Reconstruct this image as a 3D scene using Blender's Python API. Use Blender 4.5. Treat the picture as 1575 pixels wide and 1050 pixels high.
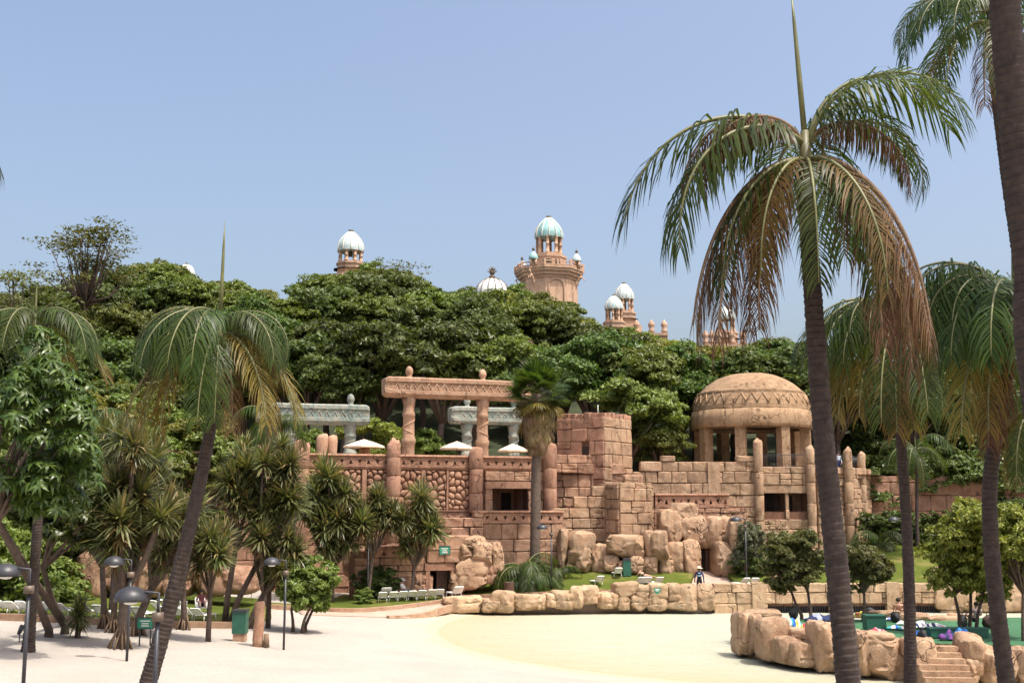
import bpy, bmesh, math, random
import numpy as np
from mathutils import Vector, Matrix, noise
R = math.radians
for o in list(bpy.data.objects): bpy.data.objects.remove(o)
S = bpy.context.scene
C = S.collection
# ---------------------------------------------------------------- camera, sky, sun, exposure
FP, CX, CY, HZ = 1750.0, 787.5, 525.0, 780.0
CAMZ = 6.6
PITCH = math.atan((HZ - CY) / FP)
cam = bpy.data.cameras.new('camera'); co = bpy.data.objects.new('camera', cam); C.objects.link(co)
cam.sensor_width = 36; cam.lens = 36 * FP / 1575; cam.clip_end = 8000; cam.clip_start = 0.1
co.location = (0, 0, CAMZ); co.rotation_euler = (math.pi / 2 + PITCH, 0, 0)
S.camera = co
SUN_EL, SUN_AZ = R(66), (0.80, -0.60)          # sun stands to the right, a little behind the camera
W = bpy.data.worlds.new('World'); S.world = W; W.use_nodes = True
nt = W.node_tree
sky = nt.nodes.new('ShaderNodeTexSky'); sky.sky_type = 'NISHITA'; sky.sun_disc = False
sky.sun_elevation = SUN_EL; sky.sun_rotation = math.atan2(SUN_AZ[0], SUN_AZ[1])
sky.altitude = 300; sky.air_density = 1.0; sky.dust_density = 8.0; sky.ozone_density = 0.35
bg = nt.nodes['Background']; bg.inputs[1].default_value = 0.15
nt.links.new(sky.outputs[0], bg.inputs[0])
sl = bpy.data.lights.new('sun', 'SUN'); sl.energy = 2.9; sl.angle = R(0.53); sl.color = (1, 0.955, 0.88)
so = bpy.data.objects.new('sun', sl); C.objects.link(so)
sd = Vector((SUN_AZ[0] * math.cos(SUN_EL), SUN_AZ[1] * math.cos(SUN_EL), math.sin(SUN_EL)))
so.rotation_euler = sd.to_track_quat('Z', 'Y').to_euler(); so.location = (30, -20, 80)
S.view_settings.view_transform = 'Standard'; S.view_settings.look = 'None'
S.view_settings.exposure = 0.78; S.view_settings.gamma = 1
S.render.engine = 'CYCLES'
S.cycles.max_bounces = 6; S.cycles.transparent_max_bounces = 12

# ---------------------------------------------------------------- helpers
cp, sp = math.cos(PITCH), math.sin(PITCH)
def ray(px, py):
    x = (px - CX) / FP; y = (CY - py) / FP
    return Vector((x, cp - sp * y, sp + cp * y))
def at(px, py, Y):
    d = ray(px, py); k = Y / d.y
    return Vector((d.x * k, Y, CAMZ + d.z * k))
def atz(px, py, z):
    d = ray(px, py); k = (z - CAMZ) / d.z
    return Vector((d.x * k, d.y * k, z))
def onplane(px, py, Y0, m):                       # vertical plane Y = Y0 + m X
    d = ray(px, py); k = Y0 / (d.y - m * d.x)
    return Vector((d.x * k, d.y * k, CAMZ + d.z * k))

class MB:
    def __init__(s): s.v = []; s.f = []; s.mi = []; s.sm = []
    def add(s, vs, fs, mi=0, smooth=False):
        b = len(s.v); s.v.extend([tuple(v) for v in vs])
        for f in fs:
            s.f.append(tuple(i + b for i in f)); s.mi.append(mi); s.sm.append(smooth)
    def box(s, x0, x1, y0, y1, z0, z1, mi=0):
        s.add([(x0,y0,z0),(x1,y0,z0),(x1,y1,z0),(x0,y1,z0),(x0,y0,z1),(x1,y0,z1),(x1,y1,z1),(x0,y1,z1)],
              [(0,3,2,1),(4,5,6,7),(0,1,5,4),(1,2,6,5),(2,3,7,6),(3,0,4,7)], mi)
    def prism(s, poly, axis, a0, a1, mi=0):
        # poly: 2D points; axis 'y' -> (x,z) extruded along y ; 'z' -> (x,y) extruded along z
        n = len(poly)
        if axis == 'y': v = [(p[0], a0, p[1]) for p in poly] + [(p[0], a1, p[1]) for p in poly]
        elif axis == 'x': v = [(a0, p[0], p[1]) for p in poly] + [(a1, p[0], p[1]) for p in poly]
        else: v = [(p[0], p[1], a0) for p in poly] + [(p[0], p[1], a1) for p in poly]
        f = [tuple(range(n))[::-1], tuple(range(n, 2 * n))] + [(i, (i + 1) % n, (i + 1) % n + n, i + n) for i in range(n)]
        s.add(v, f, mi)
    def tube(s, pts, rad, seg=8, mi=0, smooth=True, cap=True):
        pts = [Vector(p) for p in pts]; n = len(pts); vs = []
        up = Vector((0, 0, 1)); prev = None
        for i, p in enumerate(pts):
            t = (pts[min(i + 1, n - 1)] - pts[max(i - 1, 0)]); t = t.normalized() if t.length > 1e-9 else Vector((0, 0, 1))
            if prev is None:
                a = t.cross(Vector((1, 0, 0)) if abs(t.x) < .9 else Vector((0, 1, 0))).normalized()
            else:
                a = (prev - t * prev.dot(t)); a = a.normalized() if a.length > 1e-6 else t.orthogonal().normalized()
            prev = a; b = t.cross(a)
            r = rad[i] if hasattr(rad, '__len__') else rad
            for k in range(seg):
                an = 2 * math.pi * k / seg
                vs.append(p + (a * math.cos(an) + b * math.sin(an)) * r)
        fs = [(i * seg + k, i * seg + (k + 1) % seg, (i + 1) * seg + (k + 1) % seg, (i + 1) * seg + k) for i in range(n - 1) for k in range(seg)]
        if cap: fs += [tuple(range(seg))[::-1], tuple(range((n - 1) * seg, n * seg))]
        s.add(vs, fs, mi, smooth)
    def lathe(s, prof, seg=16, c=(0, 0, 0), mi=0, smooth=True, a0=0, a1=2 * math.pi, rough=0, seed=0):
        # prof: (r, z) from bottom to top
        full = abs(a1 - a0 - 2 * math.pi) < 1e-6; ns = seg if full else seg + 1
        vs = []
        for r, z in prof:
            for k in range(ns):
                an = a0 + (a1 - a0) * k / seg
                q = Vector((math.cos(an) * r, math.sin(an) * r, z))
                if rough: q += Vector(noise.noise_vector(q * 1.3 + Vector((seed, seed, 0)))) * rough
                vs.append(q + Vector(c))
        fs = []
        for i in range(len(prof) - 1):
            for k in range(seg):
                k2 = (k + 1) % ns
                fs.append((i * ns + k, i * ns + k2, (i + 1) * ns + k2, (i + 1) * ns + k))
        if full:
            if prof[0][0] > 1e-4: fs.append(tuple(range(ns))[::-1])
            if prof[-1][0] > 1e-4: fs.append(tuple(range((len(prof) - 1) * ns, len(prof) * ns)))
        s.add(vs, fs, mi, smooth)
    def mesh(s, name, mats):
        me = bpy.data.meshes.new(name); me.from_pydata(s.v, [], s.f)
        for m in (mats if isinstance(mats, (list, tuple)) else [mats]): me.materials.append(m)
        me.polygons.foreach_set('material_index', s.mi); me.polygons.foreach_set('use_smooth', s.sm)
        me.update(); return me
    def build(s, name, mats, parent=None, loc=None, rz=0):
        return link(name, s.mesh(name, mats), parent, loc, rz)
def link(name, me, parent=None, loc=None, rz=0, scale=None):
    o = bpy.data.objects.new(name, me); C.objects.link(o); o.parent = parent
    if loc is not None: o.location = loc
    if rz: o.rotation_euler = (0, 0, rz)
    if scale is not None: o.scale = scale
    return o
def tag(o, label=None, cat=None, group=None, kind=None):
    if label: o['label'] = label
    if cat: o['category'] = cat
    if group: o['group'] = group
    if kind: o['kind'] = kind
    return o
def thing(name, label, cat, loc=(0, 0, 0), rz=0, group=None):
    o = bpy.data.objects.new(name, None); C.objects.link(o); o.empty_display_size = .2
    o.location = loc; o.rotation_euler = (0, 0, rz)
    return tag(o, label, cat, group)
def copy_tree(o, parent=None):
    c = o.copy(); C.objects.link(c); c.parent = parent
    for ch in list(o.children): copy_tree(ch, c)
    return c
def npmesh(name, V, Fq, mat, smooth=False):
    """V (n,3), Fq (m,4) or (m,3) numpy arrays"""
    me = bpy.data.meshes.new(name); k = Fq.shape[1]
    me.vertices.add(len(V)); me.vertices.foreach_set('co', np.ascontiguousarray(V, dtype=np.float32).ravel())
    me.loops.add(Fq.size); me.loops.foreach_set('vertex_index', np.ascontiguousarray(Fq, dtype=np.int32).ravel())
    me.polygons.add(len(Fq)); me.polygons.foreach_set('loop_start', np.arange(0, Fq.size, k, dtype=np.int32))
    me.polygons.foreach_set('use_smooth', np.full(len(Fq), smooth))
    me.materials.append(mat); me.update(calc_edges=True); return me

# ---------------------------------------------------------------- materials
def newmat(name):
    m = bpy.data.materials.new(name); m.use_nodes = True
    n = m.node_tree; b = n.nodes['Principled BSDF']; return m, n, b
def ramp(n, fac, stops):
    r = n.nodes.new('ShaderNodeValToRGB'); e = r.color_ramp.elements
    while len(e) < len(stops): e.new(0.5)
    for el, (p, c) in zip(e, stops): el.position = p; el.color = (*c, 1)
    n.links.new(fac, r.inputs[0]); return r.outputs[0]
def noi(n, scale, detail=5, rough=.55, coord='Object', w=None):
    tc = n.nodes.new('ShaderNodeTexCoord'); t = n.nodes.new('ShaderNodeTexNoise')
    t.inputs['Scale'].default_value = scale; t.inputs['Detail'].default_value = detail; t.inputs['Roughness'].default_value = rough
    if coord == 'World':
        g = n.nodes.new('ShaderNodeNewGeometry'); n.links.new(g.outputs['Position'], t.inputs['Vector'])
    else: n.links.new(tc.outputs[coord], t.inputs['Vector'])
    return t.outputs['Fac']
def mixc(n, fac, a, b, mode='MIX'):
    m = n.nodes.new('ShaderNodeMix'); m.data_type = 'RGBA'; m.blend_type = mode
    for sock, v in ((m.inputs[0], fac), (m.inputs[6], a), (m.inputs[7], b)):
        if isinstance(v, bpy.types.NodeSocket): n.links.new(v, sock)
        elif isinstance(v, (int, float)): sock.default_value = v
        else: sock.default_value = (*v, 1)
    return m.outputs[2]
def bump(n, b, fac, strength=.4, dist=.05):
    bp = n.nodes.new('ShaderNodeBump'); bp.inputs['Strength'].default_value = strength; bp.inputs['Distance'].default_value = dist
    n.links.new(fac, bp.inputs['Height']); n.links.new(bp.outputs[0], b.inputs['Normal'])
def plain(name, col, rough=.7, nscale=3, var=.25, bs=.2, metal=0, world=True):
    m, n, b = newmat(name)
    f = noi(n, nscale, 6, .6, 'World' if world else 'Object')
    d = tuple(c * (1 - var) for c in col); l = tuple(min(1, c * (1 + var)) for c in col)
    n.links.new(ramp(n, f, [(.3, d), (.7, l)]), b.inputs['Base Color'])
    b.inputs['Roughness'].default_value = rough; b.inputs['Metallic'].default_value = metal
    if bs: bump(n, b, noi(n, nscale * 6, 4, .6, 'World' if world else 'Object'), bs, .03)
    return m
def rockmat(name, c1, c2, c3, cracks=True, scale=1.0, objvar=.16, cmask=.5, dk=.78):
    c1, c2, c3 = [tuple(v * dk * (1, .965, .93)[i] for i, v in enumerate(c)) for c in (c1, c2, c3)]
    m, n, b = newmat(name)
    big = noi(n, .35 * scale, 4, .6, 'World'); mid = noi(n, 2.2 * scale, 7, .65, 'World'); fine = noi(n, 14 * scale, 5, .7, 'World')
    col = ramp(n, big, [(.34, c1), (.66, c2)])
    col = mixc(n, ramp(n, mid, [(.42, (0, 0, 0)), (.68, (1, 1, 1))]), col, c3)
    dark = tuple(c * .45 for c in c1)
    col = mixc(n, ramp(n, fine, [(.30, (.55, .55, .55)), (.46, (0, 0, 0))]), col, dark)
    # rain streaks and grime with a shape of their own
    gs = n.nodes.new('ShaderNodeNewGeometry'); ms = n.nodes.new('ShaderNodeMapping'); ms.inputs['Scale'].default_value = (1.5, 1.5, .45)
    ts = n.nodes.new('ShaderNodeTexNoise'); ts.inputs['Scale'].default_value = 1.3 * scale; ts.inputs['Detail'].default_value = 7; ts.inputs['Roughness'].default_value = .68
    n.links.new(gs.outputs['Position'], ms.inputs[0]); n.links.new(ms.outputs[0], ts.inputs['Vector'])
    col = mixc(n, ramp(n, ts.outputs['Fac'], [(.50, (0, 0, 0)), (.68, (.62, .62, .62))]), col, tuple(c * .42 for c in c1))
    oi = n.nodes.new('ShaderNodeObjectInfo')
    hs = n.nodes.new('ShaderNodeHueSaturation'); mr = n.nodes.new('ShaderNodeMapRange')
    mr.inputs[3].default_value = 1 - objvar; mr.inputs[4].default_value = 1 + objvar
    n.links.new(oi.outputs['Random'], mr.inputs[0]); n.links.new(mr.outputs[0], hs.inputs['Value']); n.links.new(col, hs.inputs['Color'])
    col = hs.outputs[0]
    h = n.nodes.new('ShaderNodeMath'); h.operation = 'MULTIPLY_ADD'; n.links.new(mid, h.inputs[0]); h.inputs[1].default_value = 1.4; n.links.new(fine, h.inputs[2])
    hh = h.outputs[0]
    if cracks:
        g = n.nodes.new('ShaderNodeNewGeometry'); ad = n.nodes.new('ShaderNodeVectorMath'); ad.operation = 'MULTIPLY_ADD'
        t = n.nodes.new('ShaderNodeTexNoise'); t.inputs['Scale'].default_value = 1.1; n.links.new(g.outputs['Position'], t.inputs['Vector'])
        n.links.new(t.outputs['Color'], ad.inputs[0]); ad.inputs[1].default_value = (1.6, 1.6, 1.6); n.links.new(g.outputs['Position'], ad.inputs[2])
        v = n.nodes.new('ShaderNodeTexVoronoi'); v.feature = 'DISTANCE_TO_EDGE'; v.inputs['Scale'].default_value = .42 * scale
        n.links.new(ad.outputs[0], v.inputs['Vector'])
        cr = ramp(n, v.outputs['Distance'], [(.0, (1, 1, 1)), (.013, (0, 0, 0))]); msk = ramp(n, noi(n, .3, 3, .6, 'World'), [(cmask, (0, 0, 0)), (cmask + .08, (1, 1, 1))]); cr = mixc(n, 1.0, cr, msk, 'MULTIPLY')
        col = mixc(n, cr, col, tuple(c * .3 for c in c1))
        h2 = n.nodes.new('ShaderNodeMath'); h2.operation = 'SUBTRACT'; n.links.new(hh, h2.inputs[0]); n.links.new(cr, h2.inputs[1]); hh = h2.outputs[0]
    n.links.new(col, b.inputs['Base Color']); b.inputs['Roughness'].default_value = .88
    b.inputs['Specular IOR Level'].default_value = .25
    bump(n, b, hh, .8, .08)
    return m
M = {}
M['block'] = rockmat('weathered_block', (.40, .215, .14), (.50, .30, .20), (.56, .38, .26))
M['pinkwall'] = rockmat('pink_render', (.42, .225, .15), (.50, .285, .195), (.54, .33, .23))
M['rubble'] = rockmat('rubble_stone', (.42, .23, .15), (.51, .30, .20), (.55, .35, .25), False)
M['mortar'] = rockmat('mortar', (.20, .10, .065), (.26, .135, .09), (.28, .16, .11), False)
M['tan'] = rockmat('tan_boulder', (.43, .265, .165), (.54, .36, .235), (.60, .44, .30), cmask=.43)
M['sandstone'] = rockmat('sandstone_edge', (.54, .36, .22), (.62, .44, .28), (.66, .50, .34))
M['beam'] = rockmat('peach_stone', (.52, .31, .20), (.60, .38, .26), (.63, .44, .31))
M['patina'] = rockmat('turquoise_patina_stone', (.30, .40, .37), (.42, .47, .42), (.50, .46, .38), objvar=.06)
M['thatch'] = rockmat('dome_stone', (.40, .255, .15), (.50, .335, .20), (.55, .39, .25), scale=1.0, cmask=.42)
M['palace'] = rockmat('palace_stone', (.50, .33, .23), (.56, .38, .27), (.58, .41, .30), False, .4, dk=.88)
M['copper'] = plain('verdigris_copper', (.24, .42, .41), .5, .5, .28, .1)
M['palecopper'] = plain('pale_verdigris', (.42, .50, .49), .5, .5, .22, .1)
M['palerib'] = plain('pale_rib', (.62, .58, .50), .6, .8, .15, 0)
M['darkmetal'] = plain('dark_metal', (.035, .035, .04), .45, 4, .3, 0)
M['bronze'] = plain('bronze', (.12, .085, .06), .5, 2, .3, 0)
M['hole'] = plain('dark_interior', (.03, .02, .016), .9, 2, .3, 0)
M['wood'] = plain('dark_wood', (.09, .045, .03), .7, 5, .35, .3)
M['white'] = plain('white_plastic', (.74, .73, .68), .45, 2, .05, 0)
M['canvas'] = plain('cream_canvas', (.72, .60, .44), .9, 2, .08, .1)
M['greenpaint'] = plain('green_paint', (.02, .10, .065), .5, 3, .2, 0)
M['carpet'] = plain('green_carpet', (.035, .12, .05), .95, 6, .35, .3)
M['sign'] = plain('sign_green', (.03, .20, .13), .5, 3, .15, 0)
M['paving'] = plain('pinkish_paving', (.40, .29, .225), .85, 1.2, .14, .25)
M['kerb'] = rockmat('kerb_stone', (.44, .27, .18), (.52, .34, .23), (.55, .40, .28), False)
# ---------------------------------------------------------------- ground: beach, pool, lawns, hill
PC = Vector((18, 64)); PR = 25.0
def beach(x, y):
    d = math.hypot(x - PC.x, y - PC.y) - PR
    if d < 0: return .2 + max(d * .07, -.27)
    z = .2 + min(d * .07, 1.3)
    return z + (.05 * noise.noise(Vector((x * .35, y * .35, 0))) + .02 * noise.noise(Vector((x * 1.7, y * 1.7, 3)))) * min(1, d / 3)
def sheet_polar(name, radii, mat, off=0):
    seg = 220; vs = []; fs = []
    for r in radii:
        for k in range(seg):
            a = 2 * math.pi * k / seg; x = PC.x + r * math.cos(a); y = PC.y + r * math.sin(a)
            vs.append((x, y, beach(x, y) + off))
    for i in range(len(radii) - 1):
        for k in range(seg):
            k2 = (k + 1) % seg; fs.append((i * seg + k, i * seg + k2, (i + 1) * seg + k2, (i + 1) * seg + k))
    if radii[0] < 1: fs.append(tuple(range(seg)))
    mb = MB(); mb.add(vs, fs, 0, True); o = mb.build(name, mat); o['kind'] = 'structure'; return o
m, n, b = newmat('white_sand')
f1 = noi(n, .25, 4, .6, 'World'); f2 = noi(n, 9, 6, .7, 'World')
col = ramp(n, f1, [(.3, (.375, .335, .29)), (.7, (.43, .388, .34))])
col = mixc(n, ramp(n, f2, [(.35, (.35, .35, .35)), (.6, (0, 0, 0))]), col, (.27, .235, .20))
n.links.new(col, b.inputs['Base Color']); b.inputs['Roughness'].default_value = .95; b.inputs['Specular IOR Level'].default_value = .1
f3 = noi(n, 2.6, 7, .7, 'World'); bump(n, b, f3, .6, .18); M['sand'] = m
m, n, b = newmat('pool_floor_cream')
g = n.nodes.new('ShaderNodeNewGeometry'); vm = n.nodes.new('ShaderNodeVectorMath'); vm.operation = 'DISTANCE'
sx = n.nodes.new('ShaderNodeVectorMath'); sx.operation = 'MULTIPLY'; sx.inputs[1].default_value = (1, 1, 0)
n.links.new(g.outputs['Position'], sx.inputs[0]); n.links.new(sx.outputs[0], vm.inputs[0]); vm.inputs[1].default_value = (PC.x, PC.y, 0)
wob = n.nodes.new('ShaderNodeMath'); wob.operation = 'MULTIPLY_ADD'; n.links.new(noi(n, .22, 4, .6, 'World'), wob.inputs[0]); wob.inputs[1].default_value = 3.0; n.links.new(vm.outputs['Value'], wob.inputs[2])
dv = n.nodes.new('ShaderNodeMath'); dv.operation = 'DIVIDE'; n.links.new(wob.outputs[0], dv.inputs[0]); dv.inputs[1].default_value = 30
# painted floor: pale green in the deep middle, wet ochre band at the waterline, dry cream rim
col = ramp(n, dv.outputs[0], [(.36, (.425, .44, .375)), (.60, (.435, .425, .34)), (.72, (.45, .395, .28)), (.80, (.44, .365, .24)), (.818, (.46, .40, .29)), (.90, (.45, .40, .305))])
col = mixc(n, ramp(n, noi(n, 5, 6, .7, 'World'), [(.35, (.16, .16, .16)), (.6, (0, 0, 0))]), col, (.33, .28, .19))
mpp = n.nodes.new('ShaderNodeMapping'); mpp.inputs['Scale'].default_value = (.35, 1.5, 1); gp = n.nodes.new('ShaderNodeNewGeometry'); tp_ = n.nodes.new('ShaderNodeTexNoise'); tp_.inputs['Scale'].default_value = .9; tp_.inputs['Detail'].default_value = 7; tp_.inputs['Roughness'].default_value = .65
n.links.new(gp.outputs['Position'], mpp.inputs[0]); n.links.new(mpp.outputs[0], tp_.inputs['Vector'])
col = mixc(n, ramp(n, tp_.outputs['Fac'], [(.40, (.4, .4, .4)), (.62, (0, 0, 0))]), col, (.38, .33, .235))  # ripple light and dark of the water put into the floor colour as streaks
n.links.new(col, b.inputs['Base Color']); b.inputs['Roughness'].default_value = .8; M['poolfloor'] = m
sheet_polar('beach', [25, 25.5, 26.2, 27, 28, 29, 30, 31, 32, 33, 34, 35, 36, 37, 38, 39, 40, 41, 42, 43, 44, 46, 48, 50, 53, 56, 60, 66, 75, 90, 120, 300, 1200, 4000], M['sand'])
sheet_polar('pool_floor', [.5, 4, 8, 12, 15, 18, 20, 21, 22, 23, 24, 25], M['poolfloor'])
# water: clear thin sheet
m, n, b = newmat('pool_water'); n.nodes.remove(b); out = n.nodes['Material Output']
tr = n.nodes.new('ShaderNodeBsdfTransparent'); tr.inputs[0].default_value = (.96, .98, .965, 1)
gl = n.nodes.new('ShaderNodeBsdfGlossy'); gl.inputs['Roughness'].default_value = .12
lw = n.nodes.new('ShaderNodeFresnel'); lw.inputs[0].default_value = 1.33
mx = n.nodes.new('ShaderNodeMixShader'); cl = n.nodes.new('ShaderNodeMath'); cl.operation = 'MULTIPLY'; cl.inputs[1].default_value = .34
bp = n.nodes.new('ShaderNodeBump'); bp.inputs['Strength'].default_value = .8; bp.inputs['Distance'].default_value = .2
mp = n.nodes.new('ShaderNodeMapping'); mp.inputs['Scale'].default_value = (1, 2.2, 1); g = n.nodes.new('ShaderNodeNewGeometry')
t = n.nodes.new('ShaderNodeTexNoise'); t.inputs['Scale'].default_value = 1.6; t.inputs['Detail'].default_value = 5
n.links.new(g.outputs['Position'], mp.inputs[0]); n.links.new(mp.outputs[0], t.inputs['Vector']); n.links.new(t.outputs['Fac'], bp.inputs['Height'])
n.links.new(bp.outputs[0], gl.inputs['Normal']); n.links.new(bp.outputs[0], lw.inputs['Normal'])
n.links.new(lw.outputs[0], cl.inputs[0]); n.links.new(cl.outputs[0], mx.inputs[0]); n.links.new(tr.outputs[0], mx.inputs[1]); n.links.new(gl.outputs[0], mx.inputs[2])
n.links.new(mx.outputs[0], out.inputs[0]); M['water'] = m
mb = MB(); seg = 120; vs = [(PC.x, PC.y, 0)]; rr = PR - 3.0
vs += [(PC.x + rr * math.cos(2 * math.pi * k / seg), PC.y + rr * math.sin(2 * math.pi * k / seg), 0) for k in range(seg)]
mb.add(vs, [(0, k + 1, (k + 1) % seg + 1) for k in range(seg)]); tag(mb.build('pool_water', M['water']), kind='structure')

m, n, b = newmat('lawn_grass')
col = ramp(n, noi(n, .55, 4, .6, 'World'), [(.35, (.075, .098, .016)), (.55, (.105, .125, .022)), (.72, (.23, .185, .065))])
col = mixc(n, ramp(n, noi(n, 12, 5, .7, 'World'), [(.35, (.5, .5, .5)), (.6, (0, 0, 0))]), col, (.04, .065, .010))
n.links.new(col, b.inputs['Base Color']); b.inputs['Roughness'].default_value = .95; b.inputs['Specular IOR Level'].default_value = .1
bump(n, b, noi(n, 18, 4, .7, 'World'), .8, .06); M['lawn'] = m
def patch(name, outline, zf, mat, skirt=.5, step=.7, side=None):
    """filled ground sheet inside an XY outline, height from zf"""
    bm = bmesh.new(); vs = [bm.verts.new((p[0], p[1], 0)) for p in outline]; bm.faces.new(vs)
    xs = [p[0] for p in outline]; ys = [p[1] for p in outline]
    for ax, lo, hi in ((0, min(xs), max(xs)), (1, min(ys), max(ys))):
        k = lo + step
        while k < hi:
            no = (1, 0, 0) if ax == 0 else (0, 1, 0); c = (k, 0, 0) if ax == 0 else (0, k, 0)
            bmesh.ops.bisect_plane(bm, geom=bm.verts[:] + bm.edges[:] + bm.faces[:], plane_co=c, plane_no=no); k += step
    for v in bm.verts: v.co.z = zf(v.co.x, v.co.y)
    be = [e for e in bm.edges if e.is_boundary]
    r = bmesh.ops.extrude_edge_only(bm, edges=be)
    for v in [g for g in r['geom'] if isinstance(g, bmesh.types.BMVert)]: v.co.z -= skirt
    bmesh.ops.recalc_face_normals(bm, faces=bm.faces[:])
    me = bpy.data.meshes.new(name); bm.to_mesh(me); bm.free(); me.materials.append(mat)
    if side: me.materials.append(side)
    for p in me.polygons: p.use_smooth = abs(p.normal.z) > .3; p.material_index = 1 if side and abs(p.normal.z) < .3 else 0
    o = link(name, me); o['kind'] = 'structure'; return o
def sm(a, b, t):
    t = max(0, min(1, (t - a) / (b - a))); return t * t * (3 - 2 * t)
def upper(x, y):     # ground behind the pool edge
    z = .62 + .9 * sm(-6, 8, x) * sm(73, 77, y) * .55 + 1.05 * sm(76, 84, y) * sm(-6, 3, x) + 1.5 * sm(80, 90, y) * sm(22, 30, x)
    z += .04 * noise.noise(Vector((x * .4, y * .4, 5)))
    t = max(sm(67, 73.2, y), sm(-3.6, -2.2, x))
    return (beach(x, y) + .05) * (1 - t) + z * t
def mound(x, y): return upper(x, y) + .06 + .28 * sm(0, 3, y - 75.5) 
gx = lambda px, Y: (px - CX) * Y / FP
# paved promenade behind the pool rocks and in front of the ledge
patch('promenade', [(-12, 66.5), (-6.2, 68.0), (-3, 73.6), (3, 74.2), (12, 75.3), (33, 75.3), (44, 78), (44, 100), (-6, 100), (-8, 84), (-14, 72)], upper, M['paving'], 1.2)
patch('lawn', [(-3.0, 77.0), (2, 76.6), (8, 76.4), (11.6, 76.6), (12.6, 80.5), (13.2, 84), (-2, 84), (-4, 80)], mound, M['lawn'])
patch('lawn', [(15.0, 76.4), (22, 76.3), (34, 76.3), (40, 80), (40, 94), (16.2, 94), (15.0, 83)], mound, M['lawn'])
patch('lawn', [(-14.5, 68.8), (-9.5, 69.2), (-5.2, 72.8), (-4.2, 75.6), (-6, 78.8), (-16, 78.5)], lambda x, y: upper(x, y) + .12 + .1 * noise.noise(Vector((x * .5, y * .5, 2))), M['lawn'])
patch('lawn', [(-40, 53.5), (-20, 55), (-13.2, 58), (-13, 63), (-15, 72), (-40, 72)], lambda x, y: beach(x, y) + .16, M['lawn'])
# hill
def hill(x, y):
    s = 1.0 - .40 * sm(0, 34, x)
    z = 8.0 + s * (.36 * max(0, min(y, 152) - 98) + .05 * max(0, min(y, 420) - 152))
    z += 2.2 * noise.noise(Vector((x * .03, y * .03, 1))) * sm(100, 120, y)
    z -= 6.5 * sm(-22, -34, x) * (1 - sm(96, 125, y))
    return z
mb = MB(); nx, ny = 90, 60; vs = []; fs = []
for j in range(ny):
    for i in range(nx):
        x = -420 + 840 * i / (nx - 1); x = x * (.35 + .65 * abs(x) / 420)
        y = 97 + (j / (ny - 1)) ** 1.6 * 420
        vs.append((x, y, hill(x, y) if j else -1))
for j in range(ny - 1):
    for i in range(nx - 1): a = j * nx + i; fs.append((a, a + 1, a + nx + 1, a + nx))
mb.add(vs, fs, 0, True)
M['earth'] = plain('undergrowth_earth', (.035, .045, .018), .95, .8, .4, .5)
tag(mb.build('hillside', M['earth']), kind='structure')
# ---------------------------------------------------------------- block walls
rnd = random.Random(7)
def block_mesh(i, asp, rough=.05, bev=.07):
    bm = bmesh.new(); bmesh.ops.create_cube(bm, size=1)
    bmesh.ops.scale(bm, vec=(asp, 1, 1), verts=bm.verts)
    bmesh.ops.subdivide_edges(bm, edges=bm.edges[:], cuts=1, use_grid_fill=True)
    bmesh.ops.bevel(bm, geom=[e for e in bm.edges if e.calc_face_angle(0) > .5], offset=bev, segments=1, affect='EDGES', profile=.6)
    for v in bm.verts:
        q = Vector(noise.noise_vector(v.co * 1.7 + Vector((i * 7.3, 0, 0)))); v.co += Vector((q.x * .4, q.y, q.z * .4)) * rough * 2
    bmesh.ops.scale(bm, vec=(1 / asp, 1, 1), verts=bm.verts)
    me = bpy.data.meshes.new('block'); bm.to_mesh(me); bm.free()
    for p in me.polygons: p.use_smooth = False
    return me
BLK = {}
def blocks_for(matkey):
    if matkey not in BLK:
        L = []
        for i in range(8):
            me = block_mesh(i + len(BLK) * 8, (1.0, 1.7)[i % 2]); me.materials.append(M[matkey]); L.append(me)
        BLK[matkey] = L
    return BLK[matkey]
def wall_root(name, label, A, B, cat='wall', group=None):
    return thing(name, label, cat, (A[0], A[1], 0), math.atan2(B[1] - A[1], B[0] - A[0]), group)
def carve(z0, z1, sa, sb, holes):
    iv = [(z0, z1)]
    for (h0, h1, hz0, hz1) in holes:
        if h0 < sb - 1e-4 and h1 > sa + 1e-4:
            nv = []
            for a, b_ in iv:
                if hz0 >= b_ or hz1 <= a: nv.append((a, b_)); continue
                if hz0 > a + .02: nv.append((a, hz0))
                if hz1 < b_ - .02: nv.append((hz1, b_))
            iv = nv
    return iv
def core(root, s0, s1, z0, top, thick, mat, holes=(), y0=.1, name='wall_core'):
    br = {s0, s1}
    k = s0
    while k < s1: br.add(k); k += .6
    for h in holes:
        for q in (h[0], h[1]):
            if s0 < q < s1: br.add(q)
    br = sorted(br); mb = MB()
    for a, b_ in zip(br, br[1:]):
        if b_ - a < 1e-4: continue
        t = top((a + b_) / 2) if callable(top) else top
        for (p, q) in carve(z0, t, a, b_, holes): mb.box(a, b_, y0, thick, p, q)
    return mb.build(name, mat, root)
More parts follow.
